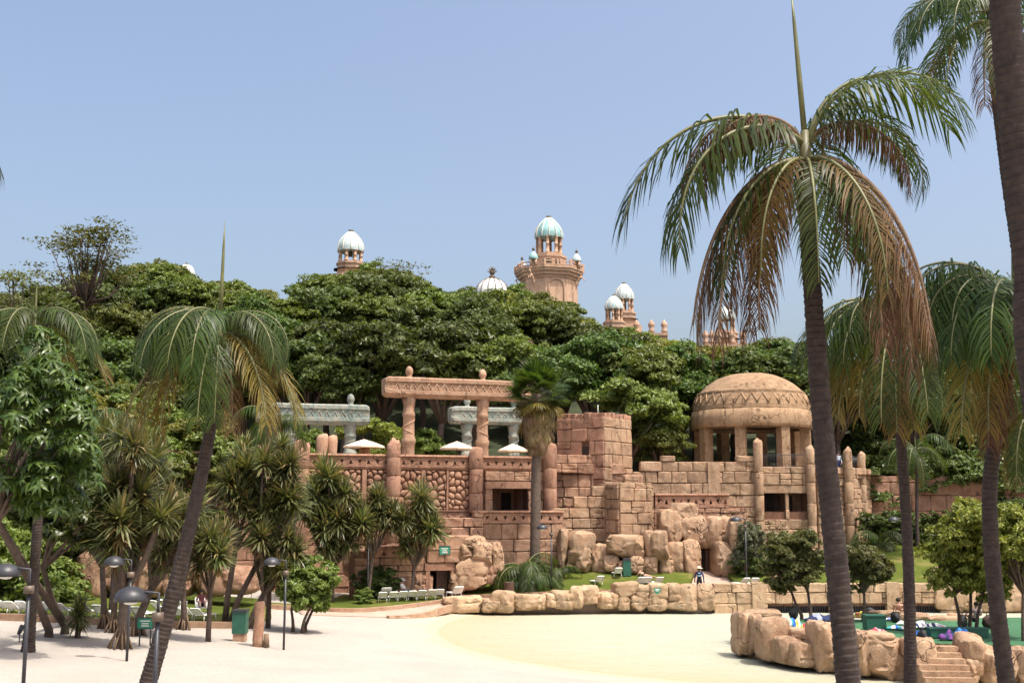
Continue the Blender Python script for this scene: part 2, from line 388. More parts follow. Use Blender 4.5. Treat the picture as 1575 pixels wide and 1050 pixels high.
def courses(root, s0, s1, z0, z1, ch=.85, wr=(.9, 1.9), mat='block', top=None, holes=(), y=0.0, depth=.42, seed=1, gap=.035, name='block', uneven=.05):
    rn = random.Random(seed); L = blocks_for(mat); z = z0
    while z < z1 - .15:
        h = ch * rn.uniform(.82, 1.18)
        if z + h > z1 - .3 * ch: h = z1 - z
        s = s0 - rn.uniform(0, .6) * 0
        while s < s1 - .08:
            w = rn.uniform(*wr)
            if s + w > s1 - .35: w = s1 - s
            # clip against holes
            hit = [hh for hh in holes if hh[0] < s + w - .03 and hh[1] > s + .03 and hh[2] < z + h - .06 and hh[3] > z + .06]
            zz, hh_ = z, h; ww = w; ss = s; ok = True; nxt = s + w
            if hit:
                q = hit[0]
                if q[0] > s + .25: ww = q[0] - s; nxt = q[0]
                elif q[1] < s + w - .25 and q[0] <= s + .03: ss = q[1]; ww = s + w - q[1]
                elif q[0] <= s + .26: ok = False; nxt = max(q[1], s + .1)
                else: ok = False
            if ok and top is not None:
                t = top(ss + ww / 2)
                if zz + hh_ * .45 > t: ok = False
            if ok and ww > .12:
                pieces = [(zz, hh_)]
                if hh_ > .7 and ww < 1.3 and rn.random() < .18: pieces = [(zz, hh_ * .5), (zz + hh_ * .5, hh_ * .5)]
                for (pz, ph) in pieces:
                    o = link(name, L[rn.randrange(8)], root, (ss + ww / 2, y + depth / 2 - rn.uniform(0, uneven * 2), pz + ph / 2))
                    o.scale = (ww - gap, depth, ph - gap); o.rotation_euler = (0, rn.gauss(0, .006), rn.gauss(0, .012))
                    if rn.random() < .5: o.rotation_euler[1] += math.pi
            s = nxt
        z += h
def coping(root, s0, s1, ztop, mat, h=.2, out=.16, thick=.6):
    mb = MB(); mb.prism([(-out, ztop - h * .55), (-out + .05, ztop), (thick, ztop), (thick, ztop - h), (-out * .3, ztop - h)], 'x', s0, s1)
    return mb.build('coping', mat, root)
def tri_frieze(root, s0, s1, z0, z1, mat, period=.62, w=.30, y=0.0, th=.22):
    """band with rows of real triangular openings, pointing down and up in turn"""
    mb = MB(); hb = (z1 - z0); a = z0 + hb * .30; b_ = z0 + hb * .74
    mb.box(s0, s1, y, y + th, z0, a); mb.box(s0, s1, y, y + th, b_, z1)
    n_ = max(1, int((s1 - s0) / period)); p = (s1 - s0) / n_
    for i in range(n_):
        c = s0 + (i + .5) * p
        left = s0 + i * p; right = left + p
        if i % 2 == 0:
            mb.prism([(left, a), (c, a), (c - w / 2, b_), (left, b_)], 'y', y, y + th); mb.prism([(c, a), (right, a), (right, b_), (c + w / 2, b_)], 'y', y, y + th)
        else:
            mb.prism([(left, a), (c - w / 2, a), (c, b_), (left, b_)], 'y', y, y + th); mb.prism([(c + w / 2, a), (right, a), (right, b_), (c, b_)], 'y', y, y + th)
    o = mb.build('frieze', mat, root)
    mb = MB(); mb.box(s0, s1, y + th + .25, y + th + .4, z0, z1); mb.build('frieze_back', M['mortar'], root)
    return o
def pillar(label, p, r, z0, z1, seed, group='broken round pillars of the terrace wall', mat='pinkwall', name='stone_pillar'):
    """round drum pillar with a broken crown: each drum a part"""
    t = thing(name, label, 'pillar', (p[0], p[1], z0), 0, group); rn = random.Random(seed); z = 0; H = z1 - z0
    while z < H - .01:
        h = rn.uniform(1.3, 2.0)
        if z + h > H - .8: h = H - z
        last = z + h >= H - .01
        mb = MB(); rr = r * rn.uniform(.97, 1.03); hh = h
        prof = [(rr * .95, z), (rr, z + .05), (rr * 1.01, z + hh * .5), (rr, z + hh - .06), (rr * .95, z + hh - .015)]
        if last: prof += [(rr * .8, z + hh + .1), (rr * .35, z + hh + .22), (0.001, z + hh + .16)]
        mb.lathe(prof, 18, (0, 0, 0), 0, True, rough=.05, seed=seed + z)
        if last:
            sl_ = rn.uniform(-.35, .35)
            mb.v = [(x, y, zz + (x * sl_ + .25 * noise.noise(Vector((x * 3, y * 3, seed)))) * max(0, (zz - z - hh * .6) / (hh * .4)) if zz > z + hh * .6 else zz) for x, y, zz in mb.v]
        mb.build('drum', M[mat], t); z += h
    return t
def voronoi_panel(root, s0, s1, z0, z1, seed, size=.42):
    """rubble panel: rounded stones set in recessed mortar"""
    rn = random.Random(seed); pts = []
    area = (s1 - s0) * (z1 - z0); n_ = int(area / (size * size)); tries = 0
    while len(pts) < n_ and tries < 6000:
        tries += 1; q = (rn.uniform(s0 - .1, s1 + .1), rn.uniform(z0 - .1, z1 + .1)); dm = size * rn.uniform(.6, 1.0)
        if all((q[0] - a) ** 2 + (q[1] - b_) ** 2 > dm * dm for a, b_ in pts): pts.append(q)
    mb = MB()
    for i, p in enumerate(pts):
        poly = [(s0, z0), (s1, z0), (s1, z1), (s0, z1)]
        for j, q in enumerate(pts):
            if i == j or (p[0] - q[0]) ** 2 + (p[1] - q[1]) ** 2 > 4: continue
            mx_, mz = (p[0] + q[0]) / 2, (p[1] + q[1]) / 2; nx_, nz = q[0] - p[0], q[1] - p[1]; new = []
            for k in range(len(poly)):
                a = poly[k]; b_ = poly[(k + 1) % len(poly)]
                da = (a[0] - mx_) * nx_ + (a[1] - mz) * nz; db = (b_[0] - mx_) * nx_ + (b_[1] - mz) * nz
                if da <= 0: new.append(a)
                if da * db < 0: t = da / (da - db); new.append((a[0] + (b_[0] - a[0]) * t, a[1] + (b_[1] - a[1]) * t))
            poly = new
            if len(poly) < 3: break
        if len(poly) < 3: continue
        c = (sum(a for a, _ in poly) / len(poly), sum(b_ for _, b_ in poly) / len(poly))
        # subdivide and round corners
        pp = []
        for k in range(len(poly)):
            a = poly[k]; b_ = poly[(k + 1) % len(poly)]
            pp += [(a[0] * .75 + b_[0] * .25, a[1] * .75 + b_[1] * .25), (a[0] * .25 + b_[0] * .75, a[1] * .25 + b_[1] * .75)]
        n2 = len(pp); vs = []; bulge = rn.uniform(.8, 1.2)
        for sc, yy in ((.90, .12), (.88, .03), (.72, -.05 * bulge), (.4, -.095 * bulge)):
            vs += [(c[0] + (a - c[0]) * sc, yy, c[1] + (b_ - c[1]) * sc) for a, b_ in pp]
        vs.append((c[0], -.11 * bulge, c[1]))
        fs = [(l * n2 + k, l * n2 + (k + 1) % n2, (l + 1) * n2 + (k + 1) % n2, (l + 1) * n2 + k) for l in range(3) for k in range(n2)]
        fs += [(3 * n2 + k, 3 * n2 + (k + 1) % n2, 4 * n2) for k in range(n2)]
        mb.add(vs, fs, 0, True)
    o = mb.build('rubble_stones', M['rubble'], root); o['kind'] = 'stuff'; return o
def recess(root, s0, s1, z0, z1, depth, mat, y=.1, name='recess'):
    mb = MB()
    a = [(s0, y, z0), (s1, y, z0), (s1, y, z1), (s0, y, z1), (s0, depth, z0), (s1, depth, z0), (s1, depth, z1), (s0, depth, z1)]
    mb.add(a, [(0, 1, 5, 4), (1, 2, 6, 5), (2, 3, 7, 6), (3, 0, 4, 7), (4, 5, 6, 7)])
    return mb.build(name, mat, root)

# ---------------------------------------------------------------- terrace wall (recedes gently to the right)
MY, MM = 84.0, .35
def mp_(px, py=740): return onplane(px, py, MY, MM)
A = mp_(225); B = mp_(852)
TW = wall_root('terrace_wall', 'long pink terrace wall with rubble stone panels and a triangle-pierced parapet', A, B)
KS = math.hypot(1, MM)
def S_(px): return (mp_(px).x - A.x) * KS
sE = S_(856)
hole = (S_(757), S_(812), 6.35, 7.95)
core(TW, 0, sE, .3, 10.1, 1.0, M['mortar'], [hole], y0=.12)
coping(TW, 0, sE, 10.32, M['pinkwall'], .22, .2, 1.0)
tri_frieze(TW, 0, sE, 9.42, 10.1, M['pinkwall'], y=-.06, th=.16)
mb = MB(); mb.prism([(-.14, 9.40), (-.10, 9.30), (-.02, 9.24), (.2, 9.24), (.2, 9.40)], 'x', 0, sE); mb.build('moulding', M['pinkwall'], TW)
pils = [463, 512, 560, 605, 651, 688, 732]
edges = [(228, 300), (306, 380), (386, 455), (472, 508), (516, 555), (564, 597), (614, 648), (655, 686), (690, 722)]
for i, (a, b_) in enumerate(edges): voronoi_panel(TW, S_(a), S_(b_), 6.42, 9.22, 20 + i)
for px in (303, 383, 512, 560, 651, 688):
    c = S_(px); w = .16 if px != 688 else .07
    mb = MB(); mb.prism([(c - w, -.10), (c + w, -.10), (c + w, .13), (c - w, .13)], 'z', 6.42, 9.23); mb.build('pilaster', M['pinkwall'], TW)
# carved zigzag band
sZ = S_(745)
mb = MB(); mb.box(0, sZ, -.02, .14, 5.42, 6.38); mb.prism([(-.14, 6.41), (-.14, 6.34), (-.02, 6.28), (.13, 6.28), (.13, 6.41)], 'x', 0, sZ)
mb.prism([(-.2, 5.42), (-.2, 5.30), (-.05, 5.22), (.13, 5.22), (.13, 5.42)], 'x', 0, sZ); mb.build('band', M['pinkwall'], TW)
def zig(parent, s0, s1, z0, z1, n_, mat, y, d=.09, w=.1):
    p = (s1 - s0) / n_; me = None
    for i in range(n_):
        if me is None:
            mb = MB(); h = z1 - z0; iw = w * 1.5
            outer = [(-p / 2, 0), (p / 2, 0), (0, h)]; 
            # a raised triangular frame: three bars
            def bar(a, b_, wd):
                dx, dz = b_[0] - a[0], b_[1] - a[1]; l = math.hypot(dx, dz); nx_, nz = -dz / l * wd, dx / l * wd
                mb.prism([a, b_, (b_[0] + nx_, b_[1] + nz), (a[0] + nx_, a[1] + nz)], 'y', -d, .02)
            bar((-p / 2, 0), (0, h), -w); bar((0, h), (p / 2, 0), -w * .96)
            inner = [(-p * .22, h * .06), (p * .22, h * .06), (0, h * .56)]
            mb.prism(inner, 'y', -d * .6, .02)
            me = mb.mesh('triangle', mat)
        link('triangle', me, parent, (s0 + (i + .5) * p, y, z0))
zig(TW, .3, sZ - .3, 5.5, 6.25, int(sZ / 1.0), M['pinkwall'], -.02)
courses(TW, 0, sZ, .3, 5.2, .95, (1.0, 2.0), 'pinkwall', seed=3, y=-.12)
courses(TW, sZ + .02, sE, 6.3, 9.22, .78, (.9, 1.7), 'block', holes=[hole, (hole[0] - .6, hole[1] + .6, 7.95, 8.5)], seed=5, y=-.08)
mb = MB(); mb.box(hole[0] - .55, hole[1] + .55, -.13, .3, 7.97, 8.48); mb.build('lintel', M['pinkwall'], TW)
recess(TW, hole[0], hole[1], 6.35, 7.95, 3.2, M['pinkwall'])
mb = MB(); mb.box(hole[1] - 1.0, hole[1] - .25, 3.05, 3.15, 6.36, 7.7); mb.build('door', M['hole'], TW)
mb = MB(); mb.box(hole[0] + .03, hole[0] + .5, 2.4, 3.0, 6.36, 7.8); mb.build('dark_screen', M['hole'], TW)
for i, (px, pt, lab) in enumerate([(463, 683, 'mottled round pillar with flat top behind the spiky trees'), (605, 682, 'round pillar with slanted cracked top between rubble panels'),
                             (732, 692, 'round pillar with crumbled cup-like top beside the upper doorway'), (846, 688, 'round pillar beside the fan palm and square tower')]):
    q = onplane(px, 740, MY - .35, MM); k = onplane(px, pt, MY - .35, MM).z
    pillar(lab, (q.x, q.y), .50 if i else .54, 2.6 if i < 2 else 6.2, k, 11 + i * 5)
# terrace floor
mb = MB(); a = mp_(225); b_ = mp_(856)
mb.add([(a.x, a.y + .9, 9.25), (b_.x, b_.y + .9, 9.25), (8, 89.6, 9.25), (9, 89.6, 9.25), (26, 90.2, 9.25), (31, 95, 9.25), (31, 104, 9.25), (a.x, 104, 9.25)], [tuple(range(8))])
tag(mb.build('terrace_floor', M['paving']), kind='structure')

# ---------------------------------------------------------------- lower ledge with tunnel door, ruined stair wall, balustrade
NY = 79.0
A = onplane(545, 870, NY, MM); B = onplane(722, 870, NY, MM)
LW = wall_root('tunnel_wall', 'low pink block wall with triangle-pierced ledge and a dark tunnel door', A, B)
SL = lambda px: (onplane(px, 870, NY, MM).x - A.x) * KS
gz = .45; d0, d1 = SL(660), SL(692); hd = [(d0, d1, 0, 2.45)]
core(LW, 0, SL(722), .2, 3.75, 1.6, M['mortar'], hd, y0=.12)
coping(LW, SL(568), SL(655), 4.08, M['pinkwall'], .2, .22, 1.6); tri_frieze(LW, SL(568), SL(655), 3.35, 3.88, M['pinkwall'], y=-.1, th=.2)
courses(LW, 0, SL(655), .2, 3.33, .9, (.9, 1.7), 'block', seed=8, y=-.05)
courses(LW, SL(655), SL(722), 2.95, 4.75, .85, (1.1, 1.7), 'block', seed=9, y=-.35, depth=.9)
courses(LW, SL(655), SL(722), .2, 2.5, .8, (.6, 1.2), 'block', holes=hd, seed=10, y=-.2, depth=.5)
mb = MB(); mb.box(SL(652), SL(698), -.3, .35, 2.46, 2.93); mb.box(d0 - .28, d0 - .01, -.28, .3, .2, 2.45); mb.box(d1 + .01, d1 + .3, -.28, .3, .2, 2.45); mb.build('door_surround', M['pinkwall'], LW)
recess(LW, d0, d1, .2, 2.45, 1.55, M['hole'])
mb = MB(); mb.box(d0 + (d1 - d0) * .45, d1 - .03, .5, .58, .42, 2.4); dr = mb.build('door', M['wood'], LW)
for k in range(4):
    mb = MB(); x = d0 + (d1 - d0) * .45 + .04 + k * .17; mb.box(x, x + .15, .47, .5, .45, 2.37); mb.build('plank', M['wood'], dr)
def signboard(label, p, w, h, rz, lines, post=None, stand=0):
    t = thing('sign_board', label, 'sign', p, rz)
    mb = MB(); mb.box(-w / 2, w / 2, 0, .05, 0, h); mb.build('panel', M['sign'], t)
    mb = MB()
    for (a0, a1, b0, b1) in ((-w / 2 - .03, w / 2 + .03, h, h + .04), (-w / 2 - .03, w / 2 + .03, -.04, 0), (-w / 2 - .03, -w / 2, 0, h), (w / 2, w / 2 + .03, 0, h)): mb.box(a0, a1, -.02, .06, b0, b1)
    mb.build('frame', M['darkmetal'], t)
    for k, (wd_, z) in enumerate(((.62, .68), (.44, .42), (.5, .2))):      # lines of print too small to read
        mb = MB(); mb.box(-w * wd_ / 2, w * wd_ / 2, -.008, -.002, h * z, h * (z + .09)); mb.build('print_line', M['white'], t)
    if stand:
        for sx in (-w * .35, w * .35):
            mb = MB(); mb.box(sx - .025, sx + .025, .06, .10, -stand, h * .8); mb.build('leg', M['darkmetal'], t)
    return t
q = onplane(684, 852, NY - .45, MM)
signboard('small green sign above the tunnel door', (q.x, q.y - .02, q.z), .72, .52, math.atan(MM), [('TEMPLE', .28, .15), ('slides', .1, .11)])
# ruined stair wall climbing to the right
A2 = onplane(640, 830, 81.2, .25); B2 = onplane(868, 800, 81.2, .25)
RW = wall_root('ruined_stair_wall', 'ragged stepped block wall climbing from tunnel door to balustrade', A2, B2)
SR = lambda px: math.hypot(onplane(px, 800, 81.2, .25).x - A2.x, onplane(px, 800, 81.2, .25).y - A2.y)
prof = [(640, 838), (668, 826), (690, 812), (700, 806), (718, 797), (735, 786), (748, 786), (870, 786)]
def toppix(prof, Sf, Y0, m):
    xs = [Sf(p[0]) for p in prof]; zs = [onplane(p[0], p[1], Y0, m).z for p in prof]
    return lambda s: float(np.interp(s, xs, zs))
tf = toppix(prof, SR, 81.2, .25)
core(RW, 0, SR(866), .4, lambda s: tf(s) - .35, 1.3, M['mortar'], y0=.14)
courses(RW, 0, SR(742), .4, 6.4, .8, (.9, 1.6), 'block', top=lambda s: tf(s) + .25, seed=14, y=-.1, depth=.8, uneven=.1)
courses(RW, SR(742), SR(866), .6, 5.45, .85, (1, 1.9), 'block', seed=15, y=-.05)
coping(RW, SR(742), SR(866), 6.38, M['pinkwall'], .2, .2, .9); tri_frieze(RW, SR(742), SR(866), 5.5, 6.18, M['pinkwall'], y=-.08, th=.18)

# ---------------------------------------------------------------- front wall with buttress, right of the fan palm
FY, FM = 84.0, .10
A3 = onplane(846, 800, FY, FM); B3 = onplane(1132, 800, FY, FM)
FW = wall_root('stepped_front_wall', 'stepped tan block wall with a pierced ledge behind the boulders', A3, B3)
SF = lambda px: math.hypot(onplane(px, 800, FY, FM).x - A3.x, onplane(px, 800, FY, FM).y - A3.y)
prof = [(846, 790), (862, 788), (866, 772), (893, 770), (898, 757), (920, 754), (926, 744), (968, 742), (1000, 744), (1006, 770), (1012, 772), (1140, 772)]
tf3 = toppix(prof, SF, FY, FM)
core(FW, 0, SF(1150), .6, lambda s: tf3(s) - .3, 1.5, M['mortar'], y0=.12)
courses(FW, 0, SF(1006), .8, 8.9, .86, (.9, 1.8), 'tan', top=lambda s: tf3(s) + .1, seed=21, y=-.06, depth=.7, uneven=.07)
courses(FW, SF(1006), SF(1150), .8, 6.55, .9, (1, 2), 'block', seed=22, y=-.05)
coping(FW, SF(1008), SF(1122), 7.62, M['pinkwall'], .2, .2, .9); tri_frieze(FW, SF(1008), SF(1122), 6.6, 7.42, M['pinkwall'], period=.55, w=.26, y=-.06, th=.18)
p = at(953, 800, 82.4)
BT = thing('buttress', 'square tan block buttress with a shaded left side and broken top', 'buttress', (p.x, p.y, 0), R(20))
bt = at(960, 744, 82.4).z
mb = MB(); mb.box(.1, 2.5, .1, 3.4, 1, bt - .35); mb.build('wall_core', M['mortar'], BT)
courses(BT, 0, 2.6, 2.2, bt + .1, .84, (.9, 1.5), 'tan', seed=31, y=-.06, depth=.6)
sub = bpy.data.objects.new('side_wall', None); C.objects.link(sub); sub.parent = BT; sub.location = (0, 3.4, 0); sub.rotation_euler = (0, 0, -math.pi / 2)
courses(sub, 0, 3.36, 2.2, bt + .05, .84, (.9, 1.5), 'tan', seed=32, y=-.04, depth=.6)
# ---------------------------------------------------------------- square tower
p = at(930, 740, 87.4)
ST = thing('square_tower', 'square pink block tower with crenellated top and small dark window', 'tower', (p.x, p.y, 0), R(55))
tz = at(930, 641, 87.4).z; w = 4.3
mb = MB(); mb.box(.12, w - .12, .12, w - .12, 5, tz - .3); mb.build('wall_core', M['mortar'], ST)
win = (1.35, 2.0, 10.35, 11.25)
courses(ST, 0, w, 6.6, tz, .98, (1.1, 2.1), 'tan', seed=41, y=-.03, depth=.5, uneven=.03)
sub = bpy.data.objects.new('side_wall', None); C.objects.link(sub); sub.parent = ST; sub.location = (0, w, 0); sub.rotation_euler = (0, 0, -math.pi / 2)
courses(sub, 0, w - .02, 6.6, tz, .98, (1.1, 2.1), 'pinkwall', holes=[(w - win[1], w - win[0], win[2], win[3])], seed=42, y=-.03, depth=.5, uneven=.03)  # dim left face gets redder stone than the sunlit one: shading put into colour
mb = MB(); mb.box(w - win[1], w - win[0], .02, .115, win[2], win[3]); mb.build('window', M['hole'], sub)
L = blocks_for('pinkwall')
for side in range(4):
    for k in range(7):
        s = .3 + k * (w - .6) / 6
        x, y = ((s, .25), (w - .25, s), (s, w - .25), (.25, s))[side]
        o = link('merlon', L[(k * 3 + side) % 8], ST, (x, y, tz + .12)); o.scale = (.52, .5, .42 + .1 * ((k * 7 + side) % 3)); o.rotation_euler = (0, 0, rnd.uniform(-.2, .2))
mb = MB(); mb.tube([(w * .3, w * .3, tz), (w * .3, w * .3, tz + 1.1)], .03, 6); mb.build('antenna', M['white'], ST)
# low wall between pillar and tower
A4 = onplane(838, 740, 87.4, .2); B4 = onplane(985, 740, 87.4, .2)
CW = wall_root('tower_foot_wall', 'rough pink block wall with ragged top below the square tower', A4, B4)
SC = lambda px: math.hypot(onplane(px, 740, 87.4, .2).x - A4.x, onplane(px, 740, 87.4, .2).y - A4.y)
prof = [(838, 690), (852, 700), (870, 703), (885, 698), (905, 704), (925, 704), (940, 722), (985, 726)]
tf4 = toppix(prof, SC, 87.4, .2)
core(CW, 0, SC(985), 4, lambda s: tf4(s) - .4, 1.0, M['mortar'], y0=.12)
courses(CW, 0, SC(985), 5, 10.6, .85, (.9, 1.7), 'block', top=lambda s: tf4(s) + .1, seed=51, y=-.6, depth=.9, uneven=.1)
# ---------------------------------------------------------------- right terrace wall below the dome
RY, RM = 88.6, .04
A5 = onplane(962, 750, RY, RM); B5 = onplane(1256, 750, RY, RM)
GW = wall_root('rotunda_wall', 'tan block wall with ragged top and dark window openings below the dome', A5, B5)
SG = lambda px: math.hypot(onplane(px, 750, RY, RM).x - A5.x, onplane(px, 750, RY, RM).y - A5.y)
prof = [(962, 742), (975, 738), (985, 724), (1000, 722), (1004, 708), (1030, 706), (1045, 712), (1090, 710), (1110, 712), (1130, 716), (1140, 708), (1160, 706), (1170, 720), (1256, 720)]
tf5 = toppix(prof, SG, RY, RM)
zo0, zo1 = onplane(1200, 786, RY, RM).z, onplane(1200, 758, RY, RM).z
holes5 = [(SG(1176), SG(1207), zo0, zo1), (SG(1213), SG(1243), zo0, zo1)]
core(GW, 0, SG(1256), 1.0, lambda s: tf5(s) - .3, .8, M['mortar'], holes5, y0=.12)
courses(GW, 0, SG(1166), 1.5, 10.6, .88, (.9, 1.9), 'tan', top=lambda s: tf5(s) + .1, seed=61, y=-.05, depth=.7, uneven=.06)
zl = onplane(1200, 746, RY, RM).z
courses(GW, SG(1172), SG(1244), zl, 9.75, .8, (.8, 1.4), 'tan', seed=62, y=-.05, depth=.6)
courses(GW, SG(1172), SG(1244), 1.5, zo1, .8, (.8, 1.4), 'tan', holes=holes5, seed=63, y=0, depth=.5)
mb = MB(); mb.box(SG(1172), SG(1244), -.1, .4, zo1 + .01, zl - .01); mb.build('lintel', M['tan'], GW)
for h in holes5: recess(GW, h[0], h[1], h[2], h[3], 2.0, M['block'], name='recess')
mb = MB()
for k in range(9): x = holes5[0][0] + .15 + k * .15; mb.tube([(x, 1.3, zo0), (x, 1.3, zo1)], .025, 5)
mb.build('window_bars', M['darkmetal'], GW)
mb = MB(); mb.box(holes5[0][0] + .1, holes5[0][1] - .4, 1.6, 1.7, zo0, zo1); mb.box(holes5[1][0] + .1, holes5[1][0] + .7, 1.6, 1.7, zo0, zo1 - .2); mb.build('window', M['hole'], GW)
mb = MB(); mb.box(SG(1208), SG(1212), -.02, .5, 1.5, zo1); mb.build('mullion', M['tan'], GW)
mb = MB(); c = SG(1098); mb.box(c - .48, c + .48, -.2, .3, 1.5, onplane(1098, 710, RY, RM).z); mb.build('pilaster', M['tan'], GW)
def railing(root, s0, s1, z0, h, y):
    mb = MB(); mb.tube([(s0, y, z0 + h), (s1, y, z0 + h)], .03, 6); mb.tube([(s0, y, z0 + .1), (s1, y, z0 + .1)], .025, 6)
    k = s0
    while k < s1: mb.tube([(k, y, z0), (k, y, z0 + h)], .014, 4); k += .13
    mb.build('railing', M['darkmetal'], root)
railing(GW, SG(1172), SG(1246), 9.7, 1.0, .35)
for i, (px, pt, lab) in enumerate([(1167, 680, 'slim pointed pillar left of the iron railing'), (1247, 690, 'slim notched pillar right of the iron railing, beside the leaning palm trunk')]):
    q = onplane(px, 740, RY - .2, RM); pillar(lab, (q.x, q.y), .36, 2.0, onplane(px, pt, RY, RM).z, 70 + i * 3, 'slim pillars below the dome', 'tan')
# curved wall going round to the right
p0 = B5; p1 = at(1312, 760, 91.3); p2 = at(1338, 760, 95.6)
for i, (a, b_, lab) in enumerate([(p0, p1, 'tan coursed block wall curving away right of the leaning palm trunk'), (p1, p2, 'end of curving block wall turning back into the trees')]):
    r_ = wall_root('curved_wall', lab, a, b_); l_ = math.hypot(b_.x - a.x, b_.y - a.y)
    core(r_, 0, l_, .5, 9.5, .8, M['mortar'], y0=.12); courses(r_, 0, l_, 1.2, 9.75, .72, (.6, 1.3), 'tan', seed=80 + i, y=-.05, depth=.6, uneven=.08)
    railing(r_, 0, l_, 9.7, 1.0, .35)
for i, (px, pt, Y, lab) in enumerate([(1305, 694, 90.6, 'slim pillar with rounded top on the curving wall'), (1326, 699, 93.2, 'farthest slim pillar at the end of the curving wall')]):
    q = at(px, 740, Y); pillar(lab, (q.x, q.y), .34, 2.0, at(px, pt, Y).z, 90 + i * 3, 'slim pillars below the dome', 'tan')
a = at(1325, 770, 96.3); b_ = at(1650, 770, 95.0)
r_ = wall_root('shaded_back_wall', 'shaded reddish block wall under the palms beyond the rotunda', a, b_); l_ = math.hypot(b_.x - a.x, b_.y - a.y)
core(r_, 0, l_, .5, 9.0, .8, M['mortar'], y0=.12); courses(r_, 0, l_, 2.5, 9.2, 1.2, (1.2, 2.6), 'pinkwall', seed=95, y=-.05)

# ---------------------------------------------------------------- rotunda with dome
dc = at(1157, 700, 97.0); Rr = 92 * 97 / FP
DZ = lambda py: at(1157, py, 97.0).z
DO = thing('domed_rotunda', 'round stone pavilion with cracked ribbed dome on square columns', 'pavilion', (dc.x, dc.y, 9.25))
zb = DZ(661) - 9.25; zr = DZ(634) - 9.25; zt = DZ(574) - 9.25
mb = MB(); prof = [(Rr * .90, zb + .05), (Rr * .99, zb), (Rr * 1.01, zb + .3), (Rr * 1.0, zb + .9), (Rr * .985, zr), (Rr * .95, zr + .02)]
mb.lathe(prof, 64, rough=.06, seed=2); mb.lathe([(Rr * .82, zb + .7), (Rr * .82, zb - .06), (Rr * .9, zb - .02)], 48); mb.build('rim', M['thatch'], DO)
mb = MB(); prof = []
Hd = zt - zr
for i in range(40):
    t = i / 39; a = t * math.pi / 2; r_ = Rr * .965 * math.cos(a) ** .92 if i < 39 else .01
    step = .05 * (1 - ((t * 13) % 1)) * (1 - t)
    ledge = .13 if .30 < t < .335 else 0
    prof.append((max(.01, r_ + step + ledge), zr + Hd * math.sin(a) ** 1.05))
mb.lathe(prof, 72, rough=.07, seed=5); mb.build('dome', M['thatch'], DO)
# zigzag relief round the dome
nz = 34
for k in range(nz):
    a = 2 * math.pi * k / nz; t0, t1 = .10, .27; P_ = []
    for (tt, da) in ((t0, 0), (t1, .5), (t0, 1)):
        an = a + da * 2 * math.pi / nz; r_ = Rr * .965 * math.cos(tt * math.pi / 2) ** .92 + .07
        P_.append(Vector((math.cos(an) * r_, math.sin(an) * r_, zr + Hd * math.sin(tt * math.pi / 2) ** 1.05)))
    mb = MB(); mb.tube(P_, .075, 5); mb.build('zigzag_rib', M['thatch'], DO)
for k in range(8):
    an = R(22 + 45 * k); x, y = math.cos(an) * Rr * .88, math.sin(an) * Rr * .88
    mb = MB(); hh = zb + .3
    for j in range(4):
        z0 = hh * j / 4; mb.box(-.40, .40, -.40, .40, z0 + .015, hh * (j + 1) / 4 - .015)
    mb.box(-.37, .37, -.37, .37, 0, hh)
    mb.build('column', M['thatch'], DO, (x, y, 0), an)
mb = MB(); mb.lathe([(Rr * 1.02, -.6), (Rr * 1.02, .02), (.01, .02)], 48); mb.build('floor', M['paving'], DO)

